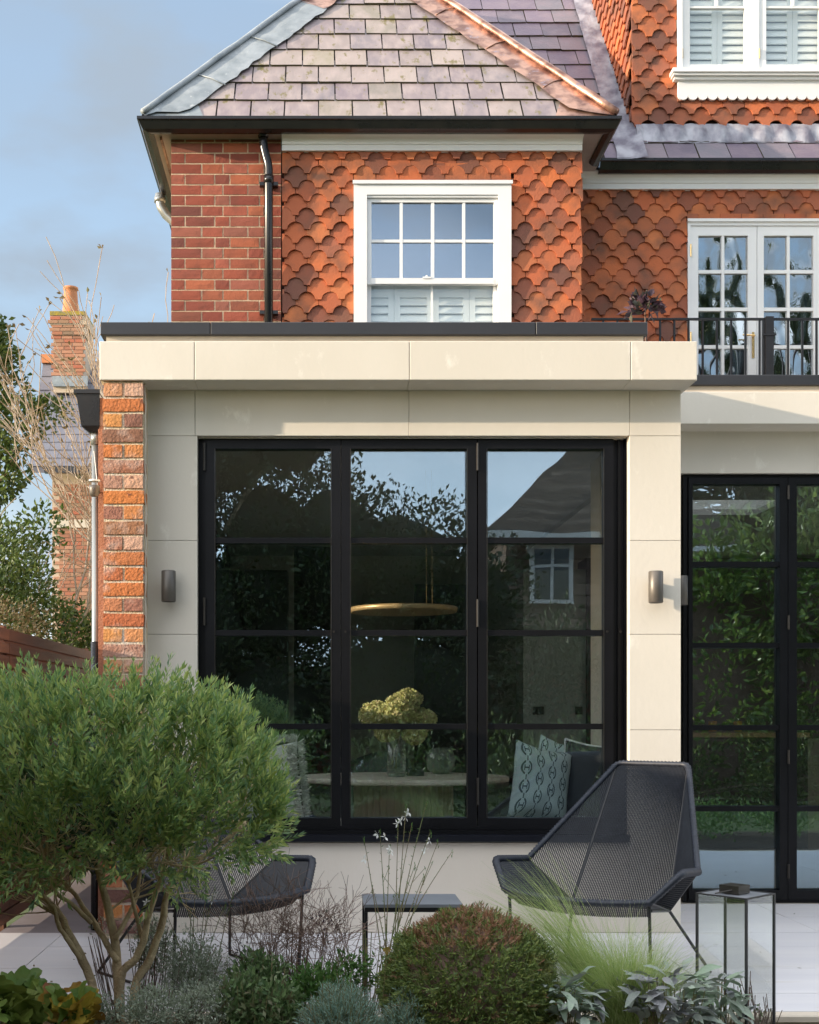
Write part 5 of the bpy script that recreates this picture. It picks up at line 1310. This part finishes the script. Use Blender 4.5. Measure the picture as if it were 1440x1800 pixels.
def leafy(name, label, c, rx, ry, rz, n, meshes, loc, tilt=(.2, 1.1), stems_=True, smin=.75, smax=1.2, cat='plant', zbase=-.08):
    t = thing(name, label, cat, loc); m = MB()
    for k in range(n):
        a = rnd(0, 6.28); v = random.random(); rr = random.random() ** .5
        p = Vector((c[0] + rx * rr * math.cos(a), c[1] + ry * rr * math.sin(a), c[2] + rz * (v * 2 - 1) * math.sqrt(max(0, 1 - rr * rr * .8))))
        yaw = math.atan2(p.y - c[1], p.x - c[0]) - math.pi / 2 + random.gauss(0, .9)
        link('leaf', random.choice(meshes), t, loc=p, rot=(rnd(-tilt[0], tilt[1]) if random.random() < .8 else rnd(-.9, 0), random.gauss(0, .35), yaw), scale=(rnd(smin, smax),) * 3)
        if stems_ and k % 3 == 0:
            b_ = Vector((c[0] + (p.x - c[0]) * .35, c[1] + (p.y - c[1]) * .35, zbase)); m.tube([b_, b_.lerp(p, .5) + Vector((0, 0, .02)), p], .0016, 4, cap=False)
    if stems_: m.build('stems', 'stem', t)
    return t
sage = [broad_leaf(.075, .026, 'leaf_sage', i) for i in range(6)]
ys_ = -2.45; s_ = S(ys_)
leafy('sage_plant', 'grey green sage with purple tinged leaves under the front of the feather grass', (PX(985, ys_), ys_, PZ(1765, ys_)), .115, .12, .075, 150, sage, (PX(985, ys_), ys_, -.09))
leafy('sage_plant', 'bushy grey green sage directly left of the glass lantern', (PX(1180, ys_), ys_, PZ(1758, ys_)), .13, .12, .10, 200, sage, (PX(1180, ys_), ys_, -.09))
ys2 = -2.25
leafy('sage_plant', 'soft green sage seen through the glass lantern', (PX(1262, ys2), ys2 - .0, PZ(1765, ys2)), .07, .06, .10, 70, sage, (PX(1262, ys2), ys2, -.09))
lob = [broad_leaf(.05, .055, 'leaf_lobed', i, True) for i in range(4)]; lobb = [broad_leaf(.055, .06, 'leaf_yellow', 9 + i, True) for i in range(3)]
yv = -2.6
leafy('vine_plant', 'lobed green leaves in the bottom left corner of the bed', (PX(20, yv), yv, PZ(1768, yv)), .11, .13, .07, 95, lob, (PX(25, yv), yv, -.09), smin=.6, tilt=(-.35, 1.5))
leafy('vine_plant', 'lobed leaves turning yellow and red at the foot of the shrub', (PX(128, yv), yv, PZ(1775, yv)), .055, .08, .06, 40, lobb + lob[:2], (PX(128, yv), yv, -.09), smin=.55, tilt=(-.35, 1.5))

# --- small leaved plants
def mass(name, label, blobs, n, ln_, wd, mat, loc, stemn=40, stemmat='twig', upb=.6, outb=.5, part='foliage', cat='plant', mult=1):
    t = thing(name, label, cat, loc)
    crown_leaves(blobs, n, ln_, wd, mat, part, t, shell=.15, outb=outb, upb=upb)
    m = MB()
    for k in range(stemn):
        b_ = random.choice(blobs); v = Vector((random.gauss(0, .45), random.gauss(0, .45), rnd(-.2, .9)))
        q = Vector((b_[0] + v.x * b_[3], b_[1] + v.y * b_[4], b_[2] + v.z * b_[5])); p = Vector((loc[0] + (q.x - loc[0]) * .4, loc[1] + (q.y - loc[1]) * .4, -.09))
        m.tube([p, p.lerp(q, .5) + Vector((rnd(-.02, .02), 0, .01)), q], .0014, 4, cap=False)
    m.build('stems', stemmat, t); return t
def needles(name, label, c, rx, ry, rz, n, mat, L=.06, loc=None, cat='plant', w=.0026, nl=16):
    t = thing(name, label, cat, loc); pos, dr, le = [], [], []; m = MB()
    for k in range(n):
        a = rnd(0, 6.28); rr = random.random() ** .5; hgt = math.sqrt(max(0, 1 - rr * rr * .85))
        q = Vector((c[0] + rx * rr * math.cos(a), c[1] + ry * rr * math.sin(a), c[2] + rz * hgt * rnd(.55, 1.0)))
        d = Vector((math.cos(a) * rr * .7, math.sin(a) * rr * .7, .9)) + Vector((random.gauss(0, .2), random.gauss(0, .2), 0)); d.normalize(); Ls = rnd(.05, .09)
        p0 = q - d * Ls; m.tube([p0, q], .0012, 3, cap=False); t1 = d.orthogonal().normalized()
        for j in range(nl):
            u = j / nl; o_ = t1.copy(); o_.rotate(Quaternion(d, j * 2.4)); pos.append(p0.lerp(q, u)); dr.append(o_ * rnd(.5, .9) + d * .9); le.append(L * rnd(.6, 1.0) * (1 - .3 * u))
    link('foliage', leaf_mesh('foliage', pos, dr, le, w, mat, fold=.1, curl=.12), t, kind='stuff'); m.build('stems', 'stem', t); return t
yl = -2.55
needles('curry_plant', 'silvery green mound of needle-like leaves at the bottom centre', (PX(600, yl), yl, PZ(1835, yl)), .145, .14, .215, 300, 'leaf_silver', .030, (PX(590, yl), yl, -.09))
needles('curry_plant', 'silvery needle-leaved mound touching the left side of the yew ball', (PX(718, yl), yl, PZ(1830, yl)), .09, .12, .185, 170, 'leaf_silver', .030, (PX(705, yl), yl, -.09))
ya = -2.15
mass('artemisia', 'grey feathery artemisia around the stems of the large shrub', [(PX(165, ya), ya + .1, PZ(1695, ya), .07, .09, .12), (PX(262, ya), ya + .12, PZ(1675, ya), .08, .08, .11), (PX(175, -2.5), -2.5, PZ(1785, -2.5), .07, .08, .07), (PX(265, -2.5), -2.5, PZ(1775, -2.5), .12, .1, .08), (PX(340, ya), ya, PZ(1715, ya), .12, .10, .14), (PX(355, -2.45), -2.45, PZ(1775, -2.45), .10, .08, .09)], 15000, .014, .005, 'leaf_grey', (PX(240, ya), ya, -.09), 120)
mass('leafy_groundcover', 'low fresh green leafy plant between the artemisia and the silver mound', [(PX(425, -2.4), -2.4, PZ(1765, -2.4), .09, .1, .10), (PX(485, -2.45), -2.45, PZ(1775, -2.45), .08, .1, .09), (PX(455, -2.2), -2.2, PZ(1720, -2.2), .10, .08, .09)], 3400, .030, .012, 'leaf_mid', (PX(455, -2.4), -2.4, -.09), 60, 'stem')
mass('purple_shrublet', 'small twiggy plant with dusky purple leaves left of the pale flower stems', [(PX(470, -2.0), -2.0, PZ(1675, -2.0), .11, .08, .09), (PX(565, -2.0), -2.0, PZ(1660, -2), .12, .08, .10), (PX(520, -2.1), -2.1, PZ(1710, -2.1), .13, .08, .08)], 3000, .016, .007, 'leaf_purple', (PX(515, -2.0), -2.0, -.09), 70)
mass('leafy_filler', 'dark green leaves beneath the pale flower stems beside the yew', [(PX(615, -2.1), -2.1, PZ(1700, -2.1), .08, .08, .10), (PX(660, -2.05), -2.05, PZ(1690, -2.1), .06, .07, .12), (PX(560, -2.25), -2.25, PZ(1740, -2.2), .12, .08, .09)], 3000, .03, .010, 'leaf_green', (PX(620, -2.1), -2.1, -.09), 50, 'stem')
mass('small_leaved_plant', 'tiny leaved grey green plant to the right behind the glass lantern', [(PX(1330, -2.0), -2.0, PZ(1775, -2), .07, .06, .07), (PX(1355, -2.05), -2.05, PZ(1785, -2.05), .05, .06, .04), (PX(1305, -1.95), -1.95, PZ(1745, -1.95), .04, .05, .09)], 2000, .016, .010, 'leaf_green', (PX(1335, -2.0), -2.0, -.09), 40, 'twig')
# tangled bare twigs
tg = thing('twiggy_plant', 'tangle of thin bare brown twigs in front of the left lounge chair', 'plant', (PX(500, -1.95), -1.95, -.09))
m = MB(); tp = []
for k in range(32):
    b_ = Vector((PX(rnd(410, 630), -1.95), -1.95 + rnd(-.08, .06), .13)); grow(m, b_, Vector((rnd(-.5, .5), rnd(-.2, .2), 1)).normalized(), rnd(.13, .2), .0018, 3, tp, .55, -.02, 4, 3, .0008, 3, .72)
m.build('twigs', 'twig', tg)

# --- gaura
def gaura(label, tips_, base, y, flowers, name='white_gaura'):
    t = thing(name, label, 'flower', (PX(base[0], y), y, -.09)); m = MB(); pos, dr, le = [], [], []; pp, pd = [], []
    for (tx_, ty_) in tips_:
        b_ = P(base[0] + rnd(-25, 25), base[1], y); q = P(tx_, ty_, y + rnd(-.05, .05)); mid = b_.lerp(q, .5) + Vector(((q.x - b_.x) * .12 * -1, rnd(-.02, .02), .02))
        pts = bez(b_, mid, q, 10); m.tube(pts, [.0026 - .0016 * i / 10 for i in range(11)], 5, cap=False)
        for i in range(3, 22):
            u = i / 22; p = pts[int(u * 10)].lerp(pts[min(10, int(u * 10) + 1)], u * 10 % 1); a = rnd(0, 6.28); d = Vector((math.cos(a), math.sin(a), .6)); pos.append(p); dr.append(d); le.append((.032 if u < .35 else .012) * rnd(.6, 1.1))
        for i in range(7): pos.append(q - Vector((0, 0, .004 * i))); dr.append(Vector((rnd(-.5, .5), rnd(-.5, .5), 1))); le.append(.012)
        if random.random() < .5:
            s0 = pts[random.randint(4, 7)]; e_ = s0 + Vector((rnd(-.05, .07), 0, rnd(.04, .1))); m.tube([s0, e_], .0009, 4, cap=False)
            for i in range(4): pos.append(e_ - Vector((0, 0, .003 * i))); dr.append(Vector((rnd(-.5, .5), rnd(-.5, .5), 1))); le.append(.010)
    m.build('stems', 'stem', t); link('buds', leaf_mesh('buds', pos, dr, le, np.array(le) * .28, 'leaf_green'), t, kind='stuff')
    for (fx_, fy_) in flowers:
        c = P(fx_, fy_, y - .01); a0 = rnd(0, 1.5); pp, pd = [], []
        for k in range(4):
            a = a0 + k * 1.15 + .5; pp.append(c); pd.append(Vector((math.cos(a), -.3, math.sin(a))))
        link('flower', leaf_mesh('flower', pp, pd, .018, .009, 'flower', fold=.05), t)
gaura('airy white gaura stems rising in front of the side table and window', [(668, 1462), (714, 1418), (724, 1450), (750, 1412), (640, 1475), (685, 1488), (757, 1462), (795, 1497), (700, 1445), (770, 1480), (730, 1520), (745, 1540), (655, 1560)], (672, 1775), -2.1,
      [(664, 1466), (677, 1471), (699, 1447), (705, 1443), (718, 1428), (686, 1492), (688, 1497), (641, 1510), (755, 1478), (748, 1495), (714, 1437)])
gaura('shorter white gaura stems between the shrub and the left lounge chair', [(290, 1600), (320, 1560), (345, 1545), (362, 1575), (378, 1560), (396, 1590), (300, 1640), (410, 1570), (335, 1600)], (350, 1760), -2.05, [(376, 1577), (380, 1573), (258, 1586), (372, 1582)], )
# pansy
pn = thing('pansy', 'single brown and yellow pansy at the left edge of the yew ball', 'flower', P(680, 1672, -2.45))
c = P(680, 1671, -2.5)
link('petals', leaf_mesh('petals', [c] * 5, [(math.cos(a), -.2, math.sin(a)) for a in (.3, 1.2, 2.0, 2.9, 4.7)], .015, .017, 'leaf_yellow', fold=.02), pn)
m = MB(); m.tube([c, c + Vector((-.01, .03, -.15)), c + Vector((0, .03, -.3))], .0012, 4); m.build('stem', 'stem', pn)
# purple plant on the roof
pr = thing('purple_leaf_plant', 'dark purple leaved plant on the flat roof against the tiled wall', 'plant', (PX(1135, 2.0), 2.0, 3.1))
crown_leaves([(PX(1133, 2.0), 2.0, PZ(545, 2.0), .10, .08, .10), (PX(1142, 2.0), 2.0, PZ(580, 2.0), .06, .06, .12)], 260, .075, .04, 'leaf_purple', 'foliage', pr, shell=.1)
m = MB(); m.tube([(PX(1135, 2), 2, 3.05), (PX(1137, 2), 2, 3.3), (PX(1134, 2), 2, PZ(540, 2))], .005, 5); m.build('stem', 'twig', pr)

# ================================================================== BEYOND THE FENCE (left background)
nb = thing('neighbour_house', 'distant pale brick house with dark slate roof and tall chimney behind the bare trees', 'house', (-4.5, 18, 0))
YN = 18.0; nxp = lambda p: PX(p, YN); nzp = lambda p: PZ(p, YN)
m = MB(); m.box(nxp(92), nxp(330), YN, YN + 3, -.1, nzp(838) + .25); nw = m.build('wall', 'far_mortar', nb)
fb_ = [rough_brick(.205, .062, .04, 300 + i, amp=.003, nx=1, nz=1).mesh('far_brick', 'far_brick') for i in range(3)]
kk = 0
for k in range(64):
    z = nzp(1125) + k * .075
    if z > nzp(850): break
    x = nxp(95) + .1 + (k % 2) * .11
    while x < nxp(185):
        link('brick', random.choice(fb_), nw, loc=(x, YN - .004, z)); x += .221
m = MB(); m.box(nxp(88), nxp(330), YN - .05, YN - .001, nzp(928), nzp(914)); m.build('string_course', 'edge_stone', nb)
# roof: gable plane facing us
m = MB(); yE, yRg = YN - .4, YN + 2.2; zE, zRg = nzp(838), PZ(648, YN + 2.2)
m.hexa([(nxp(60), yE, zE), (nxp(330), yE, zE), (nxp(330), yE, zE + .12), (nxp(60), yE, zE + .12), (PX(76, yRg), yRg, zRg), (nxp(330), yRg, zRg), (nxp(330), yRg, zRg + .12), (PX(76, yRg), yRg, zRg + .12)])
nr_ = m.build('roof', 'far_slate', nb)
sl = []
for i in range(4):
    mm = MB(); mm.box(-.17, .17, 0, .02, 0, .34); sl.append(mm.mesh('far_roof_slate', 'far_slate'))
nrow = 14; ang = math.atan2(zRg - zE, yRg - yE)
for k in range(nrow):
    t = k / nrow; y = yE + (yRg - yE) * t; z = zE + (zRg - zE) * t + .13; xl = nxp(60) + (PX(76, yRg) - nxp(60)) * t
    x = xl + .18 + (k % 2) * .17
    while x < nxp(200):
        link('slate', random.choice(sl), nr_, loc=(x, y - .02, z - .0), rot=(-(math.pi / 2 - ang) - .05, 0, 0)); x += .345
m = MB(); m.box(PX(75, yRg), PX(96, yRg), yRg - .1, yRg + .15, zRg + .1, zRg + .28); m.build('ridge_tile', 'pot', nb)
m = MB(); m.box(nxp(88), nxp(330), YN - .52, YN - .4, zE - .02, zE + .1); m.build('gutter', 'black_gutter', nb)
yc1 = YN + 1.2; qx = lambda p: PX(p, yc1); qz = lambda p: PZ(p, yc1)
m = MB(); m.box(qx(94), qx(148), yc1, yc1 + .9, qz(690), qz(590)); m.box(qx(92), qx(150), yc1 - .03, yc1 + .93, qz(590), qz(572)); m.box(qx(89), qx(153), yc1 - .06, yc1 + .96, qz(572), qz(556)); ch = m.build('chimney', 'far_mortar', nb)
m = MB(); m.box(qx(89), qx(151), yc1 - .08, yc1 + .9, qz(556), qz(549)); m.build('chimney_cap', 'lichen', ch)
m = MB(); m.box(qx(93), qx(155), yc1 - .05, yc1 - .01, qz(680), qz(662)); m.build('chimney_flashing', 'lead', ch)
k = 0; z = qz(664)
while z < qz(558):
    w0, w1, yy = (94, 148, yc1) if z < qz(590) else ((92, 150, yc1 - .03) if z < qz(572) else (89, 153, yc1 - .06))
    x = qx(w0) + .11 - (k % 2) * .05
    while x < qx(w1) - .06:
        link('brick', random.choice(fb_), ch, loc=(x, yy - .004, z)); x += .221
    z += .075; k += 1
m = MB(); m.lathe([(.19, 0), (.17, .08), (.14, .5), (.135, .56), (.155, .575), (.155, .62), (.12, .62)], (qx(118.5), yc1 + .35, qz(549)), 18); m.build('chimney_pot', 'pot', ch, smooth=True)

def bare_tree(label, base, h, seed, lev=5, r=.05, leavesn=220, lean=(0, 0, 1), spread=.42, nb=3):
    random.seed(seed); t = thing('bare_tree', label, 'tree', base); m = MB(); tps = []
    grow(m, Vector(base), Vector(lean).normalized(), h * .30, r, lev, tps, spread, .03, 5, nb, .0035, 5, .74); m.build('branches', 'pale_bark', t, smooth=True)
    idx = [random.choice(tps) for _ in range(leavesn)]
    link('leaves', leaf_mesh('leaves', [p for p, d in idx], [tuple(d + Vector((rnd(-1, 1), rnd(-1, 1), rnd(-1, .5)))) for p, d in idx], .05, .028, 'leaf_bare'), t, kind='stuff')
    return t
bare_tree('pale bare branched tree rising in front of the distant chimney', (-2.0, 4.2, -.1), 5.5, 11, 4, .026, 200, (.10, 0, 1), .24, 4)
bare_tree('pale bare branched tree at the left edge, in front of the slate roof', (-2.75, 4.6, -.1), 4.2, 5, 4, .034, 110, (.02, 0, 1), .42, 4)
bare_tree('slim bare tree with pale twigs just behind the hopper head', (-1.95, 5.2, -.1), 5.5, 23, 4, .026, 260, (.10, .05, 1), .34, 4)
random.seed(99)
def tree(name, label, base, trunk_h, blobs, n, ln_, wd, mat, cat='tree', r=.1, core=False):
    t = thing(name, label, cat, base); m = MB(); b = Vector(base)
    m.tube([b, b + Vector((.03, 0, trunk_h * .5)), b + Vector((0, 0, trunk_h))], [r, r * .8, r * .5], 10)
    for bl in blobs:
        c = Vector(bl[:3]); s0 = b + Vector((0, 0, trunk_h * rnd(.5, .95))); m.tube([s0, s0.lerp(c, .5) + Vector((0, 0, .1)), c], [r * .4, r * .25, r * .1], 6)
    m.build('trunk', 'bark', t, smooth=True)
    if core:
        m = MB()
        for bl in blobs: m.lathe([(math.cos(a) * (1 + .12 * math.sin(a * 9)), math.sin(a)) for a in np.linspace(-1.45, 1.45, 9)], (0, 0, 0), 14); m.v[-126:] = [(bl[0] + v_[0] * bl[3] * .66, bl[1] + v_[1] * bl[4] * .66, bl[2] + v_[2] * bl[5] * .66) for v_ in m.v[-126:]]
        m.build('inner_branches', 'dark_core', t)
    crown_leaves(blobs, n, ln_, wd, mat, 'crown', t, shell=.25); return t
tree('evergreen_tree', 'dark evergreen tree with glossy leaves at the left edge under the sky', (-3.9, 6.0, -.1), 3.6, [(-3.35, 6, 4.55, .42, .5, .45), (-3.15, 6, 4.05, .42, .5, .35), (-3.5, 6, 5.0, .4, .5, .3), (-2.75, 6.1, 4.15, .28, .3, .16), (-3.2, 6, 3.5, .3, .4, .3)], 7500, .075, .042, 'leaf_far')
tree('garden_shrub', 'green leafy shrub above the cedar fence', (-2.7, 4.3, -.1), 1.2, [(-2.9, 4.2, 2.0, .7, .6, .6), (-2.25, 4.4, 1.7, .45, .5, .42), (-2.85, 4.4, 2.5, .42, .5, .4), (-2.1, 4.6, 1.85, .3, .4, .25)], 14000, .055, .026, 'leaf_far', 'shrub', .05)
tree('russet_shrub', 'low shrub with reddish twiggy leaves just over the cedar fence at the left edge', (-2.25, 2.6, -.1), 1.0, [(-2.35, 2.5, 1.75, .45, .5, .28)], 2600, .035, .016, 'leaf_bare', 'shrub', .03)
tree('tall_shrub', 'loose green shrub with sky showing through, behind the bare trees', (-3.6, 6.5, -.1), 2.2, [(-3.9, 6.5, 2.7, .7, .6, .6), (-3.2, 6.6, 2.6, .5, .5, .5), (-2.9, 6.8, 3.1, .25, .4, .25)], 3600, .08, .04, 'leaf_far', 'shrub', .05)

# ================================================================== THE GARDEN BEHIND THE CAMERA (seen in the glass)
random.seed(5)
hd = thing('laurel_hedge', 'tall sunlit laurel hedge reflected in the terrace doors', 'hedge', (7, -9, -.16))
crown_leaves([(5.6, -9, 1.6, 1.3, .8, 2.2), (7.6, -9.1, 1.9, 1.6, .8, 2.4), (9.8, -9.3, 1.8, 1.6, .8, 2.6), (6.6, -8.8, 3.0, 1.3, .7, 1.2), (12, -9.5, 2, 1.6, .8, 2.4)], 30000, .14, .065, 'leaf_laurel', 'foliage', hd, shell=.5, outb=.8)
m = MB(); m.box(4.9, 13, -9.5, -9.2, -.1, 3.4); m.build('inner_branches', 'twig', hd)
tree('garden_tree', 'broad dark green tree reflected in the middle of the large window', (1.2, -13.8, -.16), 2.4, [(1.3, -13.8, 3.3, 1.6, 1.1, 1.5), (.2, -13.6, 3.6, 1.1, 1.0, 1.7), (2.5, -13.7, 2.8, 1.0, .9, 1.4), (1.3, -13.5, 1.4, 2.2, 1.0, 1.4), (-.8, -13.7, 3.4, 1.2, 1.0, 2.1), (-.8, -13.5, 1.2, 1.3, 1, 1.4)], 42000, .11, .055, 'leaf_dark', r=.16, core=True)
tree('garden_tree', 'tall dark tree reflected at the left of the large window', (-2.7, -13.4, -.16), 3.2, [(-2.7, -13.4, 4.8, 1.5, 1.0, 1.8), (-2.0, -13.2, 2.5, 1.3, 1.0, 1.8), (-3.7, -13.4, 2.8, 1.3, 1.0, 2.0), (-1.4, -13.6, 5.4, 1.1, .8, 1.1), (-.4, -13.4, 5.5, .8, .8, .8)], 34000, .10, .05, 'leaf_dark', r=.18, core=True)
tree('garden_tree', 'very tall tree reflected in the upstairs french doors', (9.5, -20, -.16), 7, [(8.5, -20, 8.5, 2.2, 1.5, 2.5), (10.8, -20, 9.5, 2.4, 1.5, 3.2), (12.8, -20, 8, 2.0, 1.5, 3.0), (9.5, -20, 12.0, 1.8, 1.2, 1.4), (7.6, -20, 6.0, 1.6, 1.4, 1.6), (11, -20, 5.4, 3.0, 1.4, 2)], 22000, .22, .11, 'leaf_dark', r=.3, core=True)
gh = thing('garden_house', 'tile roofed house reflected in the right part of the large window', 'house', (5, -18, -.16))
m = MB(); m.box(3.7, 8.6, -22, -18, -.16, 4.62); ghw = m.build('wall', 'house_wall', gh)
m = MB(); m.add([(3.3, -17.6, 4.6), (9, -17.6, 4.6), (9, -22.4, 4.6), (3.3, -22.4, 4.6), (5.7, -20, 7.2), (7.2, -20, 7.2)], [(0, 1, 5, 4), (1, 2, 5), (2, 3, 4, 5), (3, 0, 4), (0, 3, 2, 1)]); ghr = m.build('roof', 'house_roof', gh)
for k in range(22):      # courses of roof tiles, one strip each, ragged at the lower edge
    t = k / 22; y = -17.62 - 2.4 * t; z = 4.6 + 2.6 * t; xa, xb = 3.52 + 2.4 * t, 8.8 - 1.8 * t; m = MB(); n = int((xb - xa) / .2)
    for q in range(n):
        a = xa + (xb - xa) * q / n; b_ = xa + (xb - xa) * (q + 1) / n; d = rnd(0, .03)
        m.hexa([(a + .01, y + .03, z - .02 - d), (b_ - .01, y + .03, z - .02 - d), (b_ - .01, y - .02, z + .01), (a + .01, y - .02, z + .01), (a + .01, y - .10, z + .145), (b_ - .01, y - .10, z + .145), (b_ - .01, y - .13, z + .13), (a + .01, y - .13, z + .13)])
    m.build('tile_course', random.choice(('house_roof', 'house_roof_light')), ghr)
for k in range(9):
    m = MB(); z = 2.6 + k * .22; m.box(3.68, 8.62, -17.985 + .0, -17.96, z, z + .2); m.build('tile_course', random.choice(('house_wall', 'house_wall_light')), ghw)
for x in (4.0, 5.6):
    m = MB(); m.box(x, x + 1.05, -17.955, -17.88, 3.3, 4.4); w = m.build('window', 'render_white', gh)
    for dx in (.09, .57):
        for z0_, z1_ in ((3.38, 3.98), (4.04, 4.32)):
            m = MB(); m.box(x + dx, x + dx + .39, -17.879, -17.872, z0_, z1_); m.build('pane', 'glass_dark', w)
m = MB(); m.box(3.3, 8.9, -17.60, -17.52, 4.42, 4.58); m.build('fascia', 'render_white', gh)
m = MB(); m.box(-8, 12, -15.6, -15.5, -.16, 2.0); tag(m.build('garden_wall', 'brick'), 'low brick wall at the far end of the garden behind the trees', 'wall')

mass('clipped_hedge', 'dark clipped hedge behind the camera in front of the tile roofed house', [(x, -14.6, 1.3, 1.1, .6, 1.8) for x in (2.6, 4.2, 5.8)], 16000, .12, .055, 'leaf_dark', (4, -14.6, -.16), 30, 'twig', cat='hedge')
mass('border_planting', 'row of low leafy shrubs behind the camera reflected low in the terrace doors', [(x, -8.2 + .3 * math.sin(x), .3 + .15 * math.cos(x * 2), .8, .5, .75) for x in (-3, -1.6, -.4, .9, 2.2, 3.4, 4.8, 6.2, 7.6)], 20000, .08, .035, 'leaf_far', (2, -8.2, -.16), 60, 'twig', cat='shrub')
gcv = crown_leaves([(x, -3.75 - .1 * math.sin(x * 3), .08, .45, .75, .17) for x in (-2.6, -1.9, -1.2, -.5, .2, .9, 1.6, 2.3, 3.0, 3.8, 4.6)], 16000, .045, .016, 'leaf_green', 'ground_cover', None, shell=.1, upb=.8)
tag(gcv, 'low green ground cover filling the near part of the planting bed', 'ground cover')

pos, dr = [], []
for k in range(70):
    x, y = rnd(-1.5, 4.5), rnd(-1.72, -.1) if random.random() < .8 else rnd(0, .9)
    if y > -.05 and x < 1.95: continue
    pos.append((x, y, .004)); dr.append((rnd(-1, 1), rnd(-1, 1), rnd(.0, .12)))
fl = link('fallen_leaves', leaf_mesh('fallen_leaves', pos, dr, np.random.uniform(.008, .028, len(pos)), np.random.uniform(.004, .013, len(pos)), 'leaf_bare', fold=.02), None, kind='stuff')
tag(fl, 'small dry leaves scattered on the pale paving of the terrace', 'fallen leaves')
